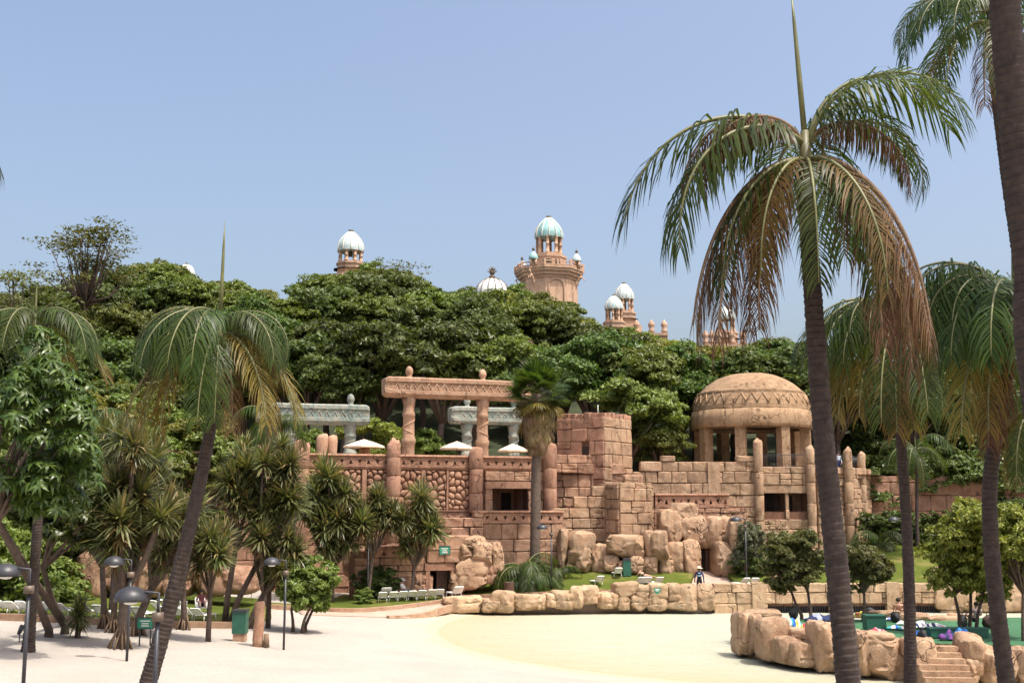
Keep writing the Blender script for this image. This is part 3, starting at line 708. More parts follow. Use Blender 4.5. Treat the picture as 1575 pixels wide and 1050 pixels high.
# ---------------------------------------------------------------- gates with carved beams
def gate(name, label, pxL, pxR, pyT, pyB, Y0, cols, mat, group, zf=9.25, fin=True):
    m_ = MM; a = onplane(pxL, (pyT + pyB) / 2, Y0, m_); b_ = onplane(pxR, (pyT + pyB) / 2, Y0, m_)
    t = thing(name, label, 'gateway', (a.x, a.y, zf), math.atan(m_), group); L_ = math.hypot(b_.x - a.x, b_.y - a.y)
    pc = (pxL * .6 + pxR * .4); z1 = onplane(pc, pyT + 5, Y0, m_).z - zf; z0 = onplane(pc, pyB + 1, Y0, m_).z - zf; h = z1 - z0
    mb = MB(); D = .75
    def ring(x, k):
        pr = [(-D * .72, 0), (-D, h * .16), (-D, h * .34), (-D * .84, h * .38), (-D * .84, h * .72), (-D, h * .76), (-D, h * .93), (-D * .85, h), (D * .85, h), (D, h * .8), (D, h * .2), (D * .72, 0)]
        return [(x + .06 * noise.noise(Vector((k, y_, z_))), y_ * (.88 if k in (0, 9) else 1), z0 + h / 2 + (z_ - h / 2) * (.8 if k in (0, 9) else 1) + .04 * noise.noise(Vector((x, y_, z_ + 3)))) for y_, z_ in pr]
    xs = [0, .25] + [L_ * k / 8 for k in range(1, 8)] + [L_ - .25]; xs = sorted(xs); xs[-1:] = [L_ - .25, L_]; rings = [ring(x, 0 if i in (0,) else (9 if i == len(xs) - 1 else 4)) for i, x in enumerate(xs)]
    vs = [v for r_ in rings for v in r_]; n_ = 12
    fs = [(i * n_ + k, (i + 1) * n_ + k, (i + 1) * n_ + (k + 1) % n_, i * n_ + (k + 1) % n_) for i in range(len(xs) - 1) for k in range(n_)] + [tuple(range(n_)), tuple(range((len(xs) - 1) * n_, len(xs) * n_))[::-1]]
    mb.add(vs, fs); be = mb.build('beam', mat, t)
    zig(be, .6, L_ - .6, z0 + h * .36, z0 + h * .74, max(4, round((L_ - 1.2) / .62)), mat, -D * .84, .1, .075)
    for px in cols:
        q = onplane(px, 690, Y0, m_); s = math.hypot(q.x - a.x, q.y - a.y); r0 = .47
        prof = [(r0 * 1.12, 0), (r0 * 1.12, .35), (r0 * 1.0, .45), (r0 * 1.0, z0 * .36), (r0 * 1.1, z0 * .38), (r0 * 1.1, z0 * .43), (r0 * .9, z0 * .46), (r0 * .86, z0 * .74), (r0 * .98, z0 * .75), (r0 * .98, z0 * .79), (r0 * .86, z0 * .81), (r0 * .95, z0 * .9), (r0 * 1.25, z0 * 1.02)]
        mb = MB(); mb.lathe(prof, 20, (0, 0, 0), rough=.06, seed=px); c_ = mb.build('column', mat, t, (s, 0, 0))
        mb = MB()
        for sgn in (1, -1):
            mb.tube([(math.cos(u * 7 * sgn) * r0 * .93, math.sin(u * 7 * sgn) * r0 * .93, z0 * (.47 + .27 * u)) for u in np.linspace(0, 1, 14)], .045, 5)
        mb.build('carved_band', mat, c_)
        if fin:
            mb = MB(); mb.lathe([(.24, 0), (.22, .16), (.16, .2), (.27, .36), (.3, .52), (.25, .74), (.12, .9), (.01, .95)], 14); mb.build('finial', mat, t, (s, 0, z1 - .04))
    return t
gate('carved_gateway', 'tall peach stone gateway with zigzag beam on two ringed columns', 590, 812, 578, 612, 88.0, (628, 742), M['beam'], 'carved gateways on the terrace')
gate('carved_gateway', 'turquoise weathered gateway left of the tall peach one', 395, 566, 616, 651, 92.0, (447, 538), M['patina'], 'carved gateways on the terrace')
gate('carved_gateway', 'turquoise weathered gateway behind the tall peach one', 692, 850, 622, 652, 98.0, (718, 790), M['patina'], 'carved gateways on the terrace')
def stump(label, px, w, pt, Y0):
    q = onplane(px, 700, Y0, MM); z1 = onplane(px, pt, Y0, MM).z
    mb = MB(); h = z1 - 9.25
    mb.lathe([(w * 1.0, 0), (w * 1.05, h * .3), (w * .9, h * .36), (w * .98, h * .5), (w, h * .85), (w * .8, h * .98), (.01, h)], 16, rough=.16, seed=px)
    tag(mb.build('column_stump', M['beam'], None, (q.x, q.y, 9.25)), label, 'stump')
stump('broken peach column stump with split top on the terrace', 496, .42, 667, 86.5); stump('broken peach column stump leaning against its split twin', 511, .38, 670, 86.9); stump('low round stone stump under the left parasol', 560, .45, 688, 87)
stump('short peach stump at the left end of the terrace', 392, .5, 683, 86)
# ---------------------------------------------------------------- boulders
def boulder_mesh(seed, mat, boxy=4.0):
    bm = bmesh.new(); bmesh.ops.create_icosphere(bm, subdivisions=4, radius=1); rn = random.Random(seed)
    planes = []
    for k in range(6):
        d = Vector((rn.gauss(0, 1), rn.gauss(0, 1), rn.gauss(0, .8))).normalized(); planes.append((d, rn.uniform(.86, 1.12)))
    off = Vector((seed * 3.1, seed * 1.7, 0)); crz = rn.uniform(-.3, .4); cra = rn.uniform(0, 3.14)
    for v in bm.verts:
        d = v.co.normalized(); k = (abs(d.x) ** boxy + abs(d.y) ** boxy + abs(d.z) ** boxy) ** (-1 / boxy)
        p_ = d * k * (1 + .10 * noise.noise(d * 1.4 + off)) * .96
        for (n_, c_) in planes:
            e = p_.dot(n_) - c_
            if e > 0: p_ -= n_ * e * .9
        p_ *= 1 + .055 * noise.noise(d * 4 + off) + .03 * noise.noise(d * 9 + off) + .014 * noise.noise(d * 20 + off)
        # weathering joints
        j1 = abs(p_.z - crz + .1 * noise.noise(d * 2 + off)); j2 = abs(p_.x * math.cos(cra) + p_.y * math.sin(cra) - .15 + .12 * noise.noise(d * 2.5 - off))
        p_ *= 1 - .09 * max(0, 1 - j1 / .06) - .09 * max(0, 1 - j2 / .06)
        v.co = p_
    me = bpy.data.meshes.new('boulder'); bm.to_mesh(me); bm.free(); me.materials.append(mat)
    for p_ in me.polygons: p_.use_smooth = True
    me.set_sharp_from_angle(angle=R(30)); return me
BM = {}
for key in ('tan', 'sandstone', 'block'):
    BM[key] = [boulder_mesh(i * 5 + len(BM) * 50 + 1, M[key], 4.5 + 2 * (i % 3)) for i in range(9)]
brn = random.Random(5)
def boulder(x0, x1, y0, y1, Y, key, label, group, depth=None, zmin=None):
    """rock whose front spans pixels x0..x1, y0..y1 at distance Y"""
    c = at((x0 + x1) / 2, (y0 + y1) / 2, Y); w = (x1 - x0) * Y / FP / 2; h = (y1 - y0) * Y / FP / 2
    d_ = depth / 2 if depth else max(.35, min(w, h * 1.4))
    o = link('boulder', brn.choice(BM[key]), None, (c.x, Y + d_ * .6, c.z))
    o.scale = (w * 1.1, d_, h * 1.1); o.rotation_euler = (brn.uniform(-.08, .08), brn.uniform(-.08, .08), brn.choice((0, math.pi)) + brn.uniform(-.2, .2))
    return tag(o, label, 'boulder', group)
CAVE = [(873, 912, 819, 868), (858, 874, 814, 876), (885, 914, 838, 880), (912, 938, 838, 880), (938, 991, 824, 857), (989, 1006, 818, 857), (1003, 1029, 818, 860),
        (932, 955, 855, 880), (966, 990, 855, 882), (989, 1013, 855, 884), (1015, 1050, 786, 840), (1030, 1070, 775, 800), (1046, 1081, 796, 836), (1028, 1056, 836, 886), (1052, 1078, 832, 888),
        (1067, 1090, 796, 840), (1088, 1112, 796, 842), (1109, 1137, 796, 840), (1101, 1130, 836, 890), (1126, 1142, 800, 886), (1012, 1032, 850, 884), (914, 940, 862, 880), (950, 968, 862, 880)]
for i, q in enumerate(CAVE):
    boulder(*q, (80.3 if 925 < q[0] < 1012 else 81.0) + (0 if q[3] > 850 else .5) + (.9 if q[2] < 800 and q[0] > 1010 else 0) + .25 * (i % 2), 'tan', *(('tan boulder piled beside the dark cave door', 'boulders beside the cave door') if q[0] > 1012 else ('tan boulder piled at the foot of the buttress', 'boulders at the foot of the buttress') if q[0] > 925 else ('tan boulder standing right of the low palm clump', 'boulders right of the palm clump')), 2.6)
p = at(1090, 862, 82.0); z0 = upper(p.x, 82.0)
cd = thing('cave_door', 'dark wooden cave doorway between big boulders behind standing guard', 'doorway', (p.x, 82.3, z0), 0)
mb = MB(); h = at(1090, 836, 82.3).z - z0; w = 13 * 82 / FP
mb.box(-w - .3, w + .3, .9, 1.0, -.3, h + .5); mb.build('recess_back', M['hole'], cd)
mb = MB(); mb.box(-w - .2, -w, 0, 1, -.3, h + .3); mb.box(w, w + .2, 0, 1, -.3, h + .3); mb.box(-w - .2, w + .2, 0, 1, h, h + .3); mb.build('frame', M['block'], cd)
for k in range(4):
    mb = MB(); mb.box(-w * .1 + k * .27, -w * .1 + k * .27 + .25, .72, .8, 0, h - .1); mb.build('plank', M['wood'], cd)
TUN = [(704, 751, 861, 905), (690, 718, 880, 909), (709, 731, 838, 865), (729, 757, 836, 868), (754, 772, 836, 882), (719, 746, 826, 844), (640, 657, 884, 912), (650, 664, 886, 914), (616, 641, 874, 910), (527, 564, 842, 886), (748, 768, 866, 896)]
for i, q in enumerate(TUN):
    boulder(*q, 77.0 + .25 * (i % 3), 'block' if i > 5 else 'tan', 'pinkish boulder heaped beside the tunnel door under the ruined wall', 'boulders by the tunnel door', 2.2)
EDGE = [(683, 743, 918, 942), (740, 766, 922, 942), (756, 792, 910, 940), (790, 830, 915, 938), (826, 842, 916, 937), (837, 855, 914, 933), (850, 884, 911, 935), (876, 898, 903, 933), (893, 921, 902, 929), (918, 941, 912, 935), (938, 954, 912, 935)]
for i, q in enumerate(EDGE):
    boulder(*q, 72.6 + .12 * i, 'sandstone', 'loose sandstone boulder along the curved pool edge', 'loose boulders along the pool edge', 1.8)
EDGE2 = [(945, 981, 896, 919), (950, 971, 916, 937), (968, 995, 916, 938), (979, 998, 900, 919), (996, 1027, 898, 918), (996, 1027, 915, 938), (1023, 1047, 898, 924), (1026, 1055, 922, 938), (1045, 1074, 900, 938), (1073, 1099, 900, 938), (970, 982, 914, 926)]
for i, q in enumerate(EDGE2):
    boulder(*q, 73.8, 'sandstone', 'squared sandstone boulder fitted into the pool wall', 'squared boulders of the pool wall', 1.5)
def emblem(px, py, Y, s):
    t = thing('emblem_plate', 'small green shield plate on squared pool wall boulder', 'sign', at(px, py, Y))
    mb = MB(); mb.prism([(-s, s * .8), (-s * .8, -.1), (0, -s), (s * .8, -.1), (s, s * .8)], 'y', 0, .04); mb.build('plate', M['sign'], t)
    mb = MB(); mb.box(-s * .6, s * .6, -.015, .0, s * .25, s * .5); mb.box(-s * .4, s * .4, -.015, 0, -.02, s * .12); mb.build('marks', M['white'], t)
emblem(1011, 908, 72.9, .22)
A6 = at(1098, 936, 74.3); B6 = at(1475, 936, 74.6)
PW = wall_root('pool_wall', 'low cream block retaining wall with dark drain slots above the water', A6, B6)
SP = lambda px: (px - 1098) * 74.4 / FP
slots = [(SP(1179), SP(1272), -.1, .36), (SP(1290), SP(1362), -.1, .36), (SP(1375), SP(1440), -.1, .36)]
core(PW, 0, SP(1475), -.5, 1.62, .9, M['mortar'], slots, y0=.1)
courses(PW, 0, SP(1475), -.3, 1.8, .8, (.9, 1.5), 'sandstone', holes=slots, seed=101, y=-.05, depth=.7, gap=.03)
for sl_ in slots:
    mb = MB(); mb.box(sl_[0], sl_[1], .55, .6, -.1, .4); g_ = mb.build('drain_back', M['hole'], PW)
    mb = MB(); k = sl_[0] + .05
    while k < sl_[1]: mb.box(k, k + .05, .25, .3, -.1, .36); k += .16
    mb.build('drain_grille', M['darkmetal'], PW)
for px in (1165, 1283, 1368): 
    mb = MB(); mb.box(SP(px) - .4, SP(px) + .4, -.22, .3, -.3, 1.86); mb.build('pier', M['sandstone'], PW)
for q in [(1440, 1475, 880, 935), (1468, 1500, 890, 940), (1495, 1530, 886, 938), (1525, 1560, 894, 938), (1552, 1590, 890, 938), (1448, 1480, 872, 896)]:
    boulder(*q, 74.6, 'sandstone', 'rough sandstone boulder ending the block pool wall', 'boulders at the end of the pool wall', 2)
for q in [(1187, 1206, 878, 898), (1405, 1426, 858, 868), (50, 113, 1034, 1062), (470, 500, 905, 918), (775, 800, 893, 906)]:
    Y = 77 if q[0] > 300 else 41
    if q[0] == 470: Y = 71
    if q[0] == 1405: Y = 84
    if q[0] == 775: continue
    boulder(*q, Y, 'sandstone' if q[0] > 100 else 'tan', {1187: 'small boulder on right lawn by the pool wall', 1405: 'flat pale boulder on the right lawn slope', 50: 'flat tan rock lying on the bare sand', 470: 'flat pale rock beside the leafy tree on the grass'}[q[0]], None)
# kerbs
def kerb(label, pts, zf, h=.22, w=.3):
    mb = MB(); vs = []; fs = []
    for i, p_ in enumerate(pts):
        a = Vector(pts[max(i - 1, 0)]); b_ = Vector(pts[min(i + 1, len(pts) - 1)]); t = (b_ - a).normalized(); nn = Vector((-t.y, t.x)) * w / 2
        z = zf(*p_); vs += [(p_[0] + nn.x, p_[1] + nn.y, z - .3), (p_[0] + nn.x, p_[1] + nn.y, z + h), (p_[0] - nn.x, p_[1] - nn.y, z + h), (p_[0] - nn.x, p_[1] - nn.y, z - .3)]
    for i in range(len(pts) - 1): fs += [(i * 4 + k, i * 4 + (k + 1) % 4, i * 4 + 4 + (k + 1) % 4, i * 4 + 4 + k) for k in range(4)]
    fs += [(0, 1, 2, 3), tuple(range(len(vs) - 4, len(vs)))[::-1]]
    mb.add(vs, fs); tag(mb.build('kerb', M['kerb']), label, 'kerb')
def curve(pts, n_=8):
    out = []
    for i in range(len(pts) - 1):
        p0, p1, p2, p3 = (Vector(pts[max(i - 1, 0)]), Vector(pts[i]), Vector(pts[i + 1]), Vector(pts[min(i + 2, len(pts) - 1)]))
        for k in range(n_):
            t = k / n_; out.append(tuple(.5 * ((2 * p1) + (-p0 + p2) * t + (2 * p0 - 5 * p1 + 4 * p2 - p3) * t * t + (-p0 + 3 * p1 - 3 * p2 + p3) * t ** 3)))
    out.append(tuple(pts[-1])); return out
kerb('curved stone kerb in front of the white loungers', curve([(-14.3, 68.5), (-9.5, 68.9), (-5.0, 72.6), (-4.0, 75.6)]), upper)
kerb('low stone kerb edging the promenade beside the sand', curve([(-7.2, 67.6), (-5.4, 69.2), (-3.8, 72.0)], 5), upper, .1, .3)
kerb('stone kerb edging the sunny lawn', curve([(-3.6, 79.5), (-3.0, 76.8), (2, 76.4), (8, 76.2), (11.5, 76.4)]), upper)
kerb('stone kerb between sand and shaded lawn with loungers', curve([(-42, 53.2), (-30, 53.6), (-20, 54.7), (-13.0, 57.8)]), beach, .3, .35)
# ---------------------------------------------------------------- island
IZ = 1.25
island = [(10.7, 53), (11.4, 51), (12.9, 49.3), (15.2, 47.2), (19, 46), (26, 45), (34, 45), (40, 47), (40, 58), (22, 57.2), (14, 56.2)]
o = patch('island_ground', island, lambda x, y: IZ + .05 * noise.noise(Vector((x, y, 0))), M['carpet'], 1.8, .7, M['tan'])
ISL = [(1135, 1163, 946, 1005), (1153, 1177, 949, 1002), (1170, 1215, 954, 1015), (1195, 1224, 982, 1020), (1215, 1262, 968, 994), (1219, 1262, 990, 1025), (1256, 1286, 961, 1029), (1282, 1322, 968, 1032), (1316, 1340, 975, 1037),
       (1336, 1394, 986, 1045), (1358, 1394, 1008, 1048), (1322, 1378, 974, 999), (1390, 1412, 990, 1046), (1406, 1446, 986, 1038), (1404, 1428, 1018, 1050), (1482, 1517, 980, 1036), (1482, 1502, 1012, 1052), (1506, 1540, 998, 1054), (1538, 1560, 1004, 1054), (1555, 1600, 1002, 1056)]
for i, q in enumerate(ISL):
    base = atz((q[0] + q[1]) / 2, q[3], 0).y if q[3] > 1000 else None
    Y = {0: 52.4, 1: 52.0, 2: 50.0, 3: 49, 4: 49.6, 5: 48.3}.get(i, 47.6 if i < 8 else 46.0 if i < 13 else 44.6)
    boulder(*q, Y, 'tan', *(('tan boulder at the island tip below the maroon towel', 'boulders at the island tip') if i < 4 else ('tan island boulder below the striped towel heap', 'island boulders below the striped towels') if i < 9 else ('tan island boulder between the palm trunk and the steps', 'island boulders left of the steps') if i < 15 else ('tan island boulder right of the stone steps', 'island boulders right of the steps')), 2.0)
for q in [(1428, 1474, 948, 968), (1468, 1500, 946, 966), (1380, 1430, 944, 958), (1530, 1580, 966, 985), (1150, 1200, 938, 952), (1340, 1385, 940, 950)]:
    boulder(*q, 55.8, 'tan', 'low tan boulder on the far rim of the island', 'boulders on the far rim of the island', 1.4)
st = thing('island_steps', 'worn stone steps cut between the island boulders', 'steps', (at(1458, 1040, 43.6).x, 43.0, 0))
for k in range(7):
    mb = MB(); z = .02 + k * .19; mb.prism([(-.95 + .03 * (k % 2), z - .5), (.95, z - .5), (.95 - .02 * (k % 3), z + .16), (-.95, z + .18)], 'y', k * .30, k * .30 + .5)
    mb.build('step', M['tan'], st)

# ---------------------------------------------------------------- palace on the hill
def cupola(parent, r, zc, hc, hd, ncol, ribs, cm, rm, colm=None, seg=24, z0=0):
    """open ring of columns with an egg-shaped ribbed copper dome"""
    colm = colm or M['palace']
    for k in range(ncol):
        a = 2 * math.pi * (k + .5) / ncol; mb = MB(); x, y = math.cos(a) * r * .84, math.sin(a) * r * .84; w = r * .13
        mb.lathe([(w * 1.3, 0), (w * 1.3, hc * .08), (w, hc * .1), (w * .95, hc * .5), (w * 1.2, hc * .52), (w * .95, hc * .55), (w * .9, hc * .88), (w * 1.5, hc)], 8); mb.build('column', colm, parent, (x, y, zc))
    mb = MB(); mb.lathe([(r * .7, 0), (r * .72, hc * .05), (.01, hc * .05)], seg); mb.build('deck', colm, parent, (0, 0, zc))
    mb = MB(); mb.lathe([(r * .25, hc * .55), (r * .16, hc * .6), (r * .08, hc * 1.05)], 8); mb.build('hanging_lamp', M['bronze'], parent, (0, 0, zc))
    f = lambda t: r * (math.cos(t * math.pi / 2) ** .72) * (1 + .06 * math.sin(t * math.pi))
    prof = [(r * .8, 0), (r * 1.0, -hd * .04)] + [(max(.02, f(t)), hd * t) for t in np.linspace(0, 1, 16)]
    mb = MB(); mb.lathe(prof, seg); d_ = mb.build('dome', cm, parent, (0, 0, zc + hc))
    for k in range(ribs):
        a = 2 * math.pi * (k + .5) / ribs
        mb = MB(); mb.tube([(math.cos(a) * (f(t) + r * .02), math.sin(a) * (f(t) + r * .02), hd * t) for t in np.linspace(-.03, .97, 10)], r * .04, 5); mb.build('rib', rm, d_)
    mb = MB(); mb.lathe([(r * .12, 0), (r * .2, hd * .02), (r * .22, hd * .05), (r * .06, hd * .06), (.01, hd * .1)], 10); mb.build('finial', M['bronze'], d_, (0, 0, hd * .98))
def antelope(parent, loc, rz, s):
    """leaping antelope statue, one mesh"""
    mb = MB(); P_ = lambda *a: [Vector(q) * s for q in a]
    mb.tube(P_((-.9, 0, -.9), (-.5, 0, -.2), (.2, 0, .5), (.6, 0, .95)), [s * .28, s * .34, s * .36, s * .24], 8)
    mb.tube(P_((.45, 0, .75), (.75, 0, 1.4), (.85, 0, 1.75)), [s * .24, s * .16, s * .13], 7)
    mb.tube(P_((.78, 0, 1.78), (1.05, 0, 1.7), (1.3, 0, 1.5)), [s * .14, s * .12, s * .06], 7)
    for y in (-.12, .12):
        mb.tube(P_((.8, y, 1.85), (.55, y * 1.6, 2.3), (.45, y * 2.2, 2.8), (.6, y * 2.6, 3.1)), [s * .07, s * .06, s * .045, s * .02], 5)
        mb.tube(P_((.4, y * 1.6, .5), (1.0, y * 1.8, .35), (1.15, y * 1.8, -.15), (1.3, y * 1.8, -.3)), [s * .14, s * .09, s * .06, s * .05], 6)
        mb.tube(P_((-.7, y * 1.8, -.5), (-.5, y * 2, -1.1), (-.95, y * 2, -1.5), (-.9, y * 2, -2.2)), [s * .2, s * .12, s * .08, s * .06], 6)
    return mb.build('antelope_statue', M['palace'], parent, loc, rz)
def px_scale(Y): return Y / FP
def tower_at(px, py, Y): return at(px, py, Y)
# main tower
Y = 340.; k_ = px_scale(Y); top = at(844, 330, Y)
zz = lambda py: at(844, py, Y).z
PT = thing('palace_tower', 'tall pink palace tower with egg-shaped turquoise dome and leaping antelope statues', 'tower', (top.x, Y, 20))
b0 = 20; wd = 41 * k_
def octo(r, c=.42): return [(r, r * c), (r * c, r), (-r * c, r), (-r, r * c), (-r, -r * c), (-r * c, -r), (r * c, -r), (r, -r * c)]
PT.rotation_euler = (0, 0, R(14))
mb = MB(); mb.prism(octo(wd), 'z', -10, zz(430) - b0); mb.build('shaft', M['palace'], PT)
mb = MB()
for i, (f, y0, y1) in enumerate(((1.04, 434, 430), (1.12, 430, 425), (1.2, 425, 421), (1.24, 421, 418))): mb.prism(octo(wd * f), 'z', zz(y0) - b0 + .02 * i, zz(y1) - b0 + .02 * i)
mb.build('cornice', M['palace'], PT)
mb = MB(); r = wd * 1.2
oc = octo(r); zb_ = zz(418) - b0 + .06
for i in range(8):
    a = Vector(oc[i]); c_ = Vector(oc[(i + 1) % 8]); 
    for t in (0, .5): q = a.lerp(c_, t); mb.box(q.x - .35, q.x + .35, q.y - .35, q.y + .35, zb_, zb_ + 1.9)
    d_ = (c_ - a).normalized(); nn = Vector((-d_.y, d_.x)) * .2
    for z_, hh in ((zb_ + 1.2, .3), (zb_ + .2, .3)):
        mb.add([(a.x + nn.x, a.y + nn.y, z_), (c_.x + nn.x, c_.y + nn.y, z_), (c_.x - nn.x, c_.y - nn.y, z_), (a.x - nn.x, a.y - nn.y, z_), (a.x + nn.x, a.y + nn.y, z_ + hh), (c_.x + nn.x, c_.y + nn.y, z_ + hh), (c_.x - nn.x, c_.y - nn.y, z_ + hh), (a.x - nn.x, a.y - nn.y, z_ + hh)], [(0, 3, 2, 1), (4, 5, 6, 7), (0, 1, 5, 4), (1, 2, 6, 5), (2, 3, 7, 6), (3, 0, 4, 7)])
mb.build('balustrade', M['palace'], PT)
r2 = 25 * k_
mb = MB(); mb.prism(octo(r2), 'z', zz(418) - b0, zz(397) - b0); mb.prism(octo(r2 * 1.05), 'z', zz(399) - b0, zz(395.5) - b0); mb.prism(octo(r2 * .82), 'z', zz(395.5) - b0, zz(392) - b0); mb.build('upper_storey', M['palace'], PT)
for an in range(4):
    t = an * math.pi / 2
    for sx in (-.28, .28):
        mb = MB(); mb.box(r2 * sx - .8, r2 * sx + .8, -r2 - .05, -r2 + .2, zz(411) - b0, zz(403) - b0); o = mb.build('window', M['hole'], PT, (0, 0, 0), t)
for an in range(4):
    # arched relief on each face
    mb = MB(); pts = [(-wd * .3, zz(480) - b0 - 20)] + [(wd * .3 * math.cos(a), zz(448) - b0 + wd * .3 * math.sin(a)) for a in np.linspace(math.pi, 0, 12)] + [(wd * .3, zz(480) - b0 - 20)]
    mb.tube([(x, -wd - .05, z) for x, z in pts], .35, 5); mb.build('arch_moulding', M['palace'], PT, (0, 0, 0), an * math.pi / 2)
cupola(PT, 21.5 * k_, zz(392) - b0, (392 - 365) * k_, 34 * k_, 8, 12, M['copper'], M['palerib'])
for i in range(4):
    a = math.pi / 4 + i * math.pi / 2; rr_ = wd * 1.22
    sub = bpy.data.objects.new('corner_turret', None); C.objects.link(sub); sub.parent = PT; sub.location = (math.cos(a) * rr_ * .98, math.sin(a) * rr_ * .98, zb_)
    # small turret parts under one part
    for q in range(4):
        an = q * math.pi / 2 + .5; mb = MB(); mb.lathe([(.42, 0), (.42, 10 * k_)], 6); mb.build('column', M['palace'], sub, (math.cos(an) * 5 * k_, math.sin(an) * 5 * k_, 0))
    r_ = 7.3 * k_
    mb = MB(); mb.lathe([(r_ * .7, 0)] + [(max(.02, r_ * math.cos(t * math.pi / 2) ** .75 * (1 + .1 * math.sin(t * 3.14))), 14 * k_ * t) for t in np.linspace(0, 1, 10)], 14); mb.build('dome', M['palecopper'] if i != 2 else M['copper'], sub, (0, 0, 10 * k_))
    mb = MB(); mb.lathe([(.3, 0), (.5, .5), (.1, 1.0), (.01, 1.6)], 6); mb.build('finial', M['bronze'], sub, (0, 0, 24 * k_))
    antelope(PT, (math.cos(a) * wd * 1.32, math.sin(a) * wd * 1.32, zz(436) - b0), a, 9 * k_ * .72)
def small_tower(label, px, pytop, pycol, pybase, rpx, Y, dome, colh, cm, basew=1.0, grp='domed palace towers', ledge=True):
    k_ = px_scale(Y); p_ = at(px, pytop, Y); zc = at(px, pycol, Y).z
    t = thing('palace_tower', label, 'tower', (p_.x, Y, 15), R(10), grp)
    cupola(t, rpx * k_, zc - 15, colh * k_, dome * k_, 8, 10, cm, M['palerib'], None, 20)
    mb = MB(); r_ = rpx * k_ * basew
    mb.prism(octo(r_ * .98), 'z', -5, zc - 15 - 4 * k_)
    mb.prism(octo(r_ * 1.06), 'z', zc - 15 - 4 * k_, zc - 15 - 2 * k_); mb.prism(octo(r_ * .9), 'z', zc - 15 - 2 * k_, zc - 15); mb.build('shaft', M['palace'], t)
    if ledge:
        mb = MB()
        for f, d0, d1 in ((1.25, 22, 12), (1.5, 60, 22)): mb.prism(octo(r_ * f), 'z', zc - 15 - d1 * k_ - 40 * (f > 1.4), zc - 15 - d0 * k_ + (d0 - d1) * k_ - (0 if f < 1.4 else 0))
        mb.build('plinth', M['palace'], t)
    return t
small_tower('slender palace tower with pale green ribbed dome above the dense tree', 540, 353, 404, 430, 20.5, 300, 33, 18, M['palecopper'])
small_tower('shorter front one of two neighbouring pale domed towers', 944, 449, 494, 500, 14, 330, 22, 19, M['palecopper'], 1.15)
small_tower('taller rear one of two neighbouring pale domed towers', 959.5, 433, 480, 500, 15, 345, 26, 20, M['palecopper'], 1.1)
small_tower('far palace tower seen through hanging dead palm fronds', 1117, 468, 510, 530, 13, 330, 22, 19, M['palecopper'], 1.2)
# big shallow ribbed dome and small white dome
def big_dome(label, px, pytop, rpx, hpx, Y, star, mat):
    k_ = px_scale(Y); zt_ = at(px, pytop, Y).z; r_ = rpx * k_; h_ = hpx * k_
    t = thing('palace_dome', label, 'dome', (at(px, pytop, Y).x, Y, zt_ - h_ - 34))
    mb = MB(); mb.lathe([(r_, 0), (r_, 34)] + [(max(.03, r_ * math.cos(a)), 34 + h_ * math.sin(a)) for a in np.linspace(0.05, math.pi / 2, 12)], 28); d_ = mb.build('shell', mat, t)
    for k in range(14):
        an = 2 * math.pi * k / 14; mb = MB(); mb.tube([(math.cos(an) * r_ * 1.01 * math.cos(a), math.sin(an) * r_ * 1.01 * math.cos(a), 34 + h_ * 1.01 * math.sin(a)) for a in np.linspace(0, 1.45, 9)], r_ * .035, 5); mb.build('rib', M['bronze'] if star else M['palerib'], t)
    mb = MB(); mb.lathe([(r_ * .18, 0), (r_ * .2, h_ * .1), (r_ * .08, h_ * .2)], 10)
    if star:
        for k in range(9):
            for el in (.2, .8, 1.3):
                an = 2 * math.pi * k / 9 + el; d_ = Vector((math.cos(an) * math.cos(el), math.sin(an) * math.cos(el), math.sin(el)))
                c0 = Vector((0, 0, h_ * .38)); mb.tube([c0, c0 + d_ * r_ * .34], [r_ * .06, .02], 5)
        mb.lathe([(r_ * .08, h_ * .2), (r_ * .16, h_ * .3), (r_ * .18, h_ * .42), (.02, h_ * .55)], 9)
    mb.build('finial', M['bronze'], t, (0, 0, 34 + h_))
M['whitecopper'] = plain('white_copper', (.66, .68, .66), .45, .4, .12, 0)
big_dome('broad pale ribbed dome with spiky bronze finial behind the trees', 757, 428, 27, 26, 330, True, M['whitecopper'])
big_dome('tiny white ribbed dome peeping over the left trees', 287, 407, 13, 16, 320, False, M['whitecopper'])
def parapet(label, px0, px1, py, Y, posts):
    a = at(px0, py, Y); b_ = at(px1, py, Y); t = thing('palace_parapet', label, 'parapet', (a.x, Y, a.z - 32)); L_ = b_.x - a.x
    mb = MB(); mb.box(0, L_, 0, 3, 0, 32 - .8); mb.box(0, L_, -.4, 3.4, 32 - .8, 32); mb.build('wall', M['palace'], t)
    for p_ in posts:
        mb = MB(); x = (p_ - px0) * px_scale(Y); mb.lathe([(.9, 0), (.9, 1.2), (.6, 1.4), (1.0, 2.2), (1.0, 2.8), (.5, 3.6), (.02, 4.2)], 8); mb.build('urn', M['palace'], t, (x, .8, 32))
parapet('pink palace parapet right of the twin domed towers', 975, 1027, 512, 335, (980, 1003, 1023))
parapet('pink palace parapet at the foot of the far tower', 1084, 1152, 529, 325, (1086, 1096, 1106, 1128, 1144))

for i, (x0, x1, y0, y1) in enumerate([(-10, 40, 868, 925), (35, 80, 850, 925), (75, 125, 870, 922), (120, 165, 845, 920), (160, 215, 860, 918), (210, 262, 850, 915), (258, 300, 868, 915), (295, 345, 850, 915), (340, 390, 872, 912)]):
    boulder(x0, x1, y0, y1, 66.5, 'block', 'shaded reddish boulder at the foot of the planted bank', 'shaded boulders below the bank', 2.4)
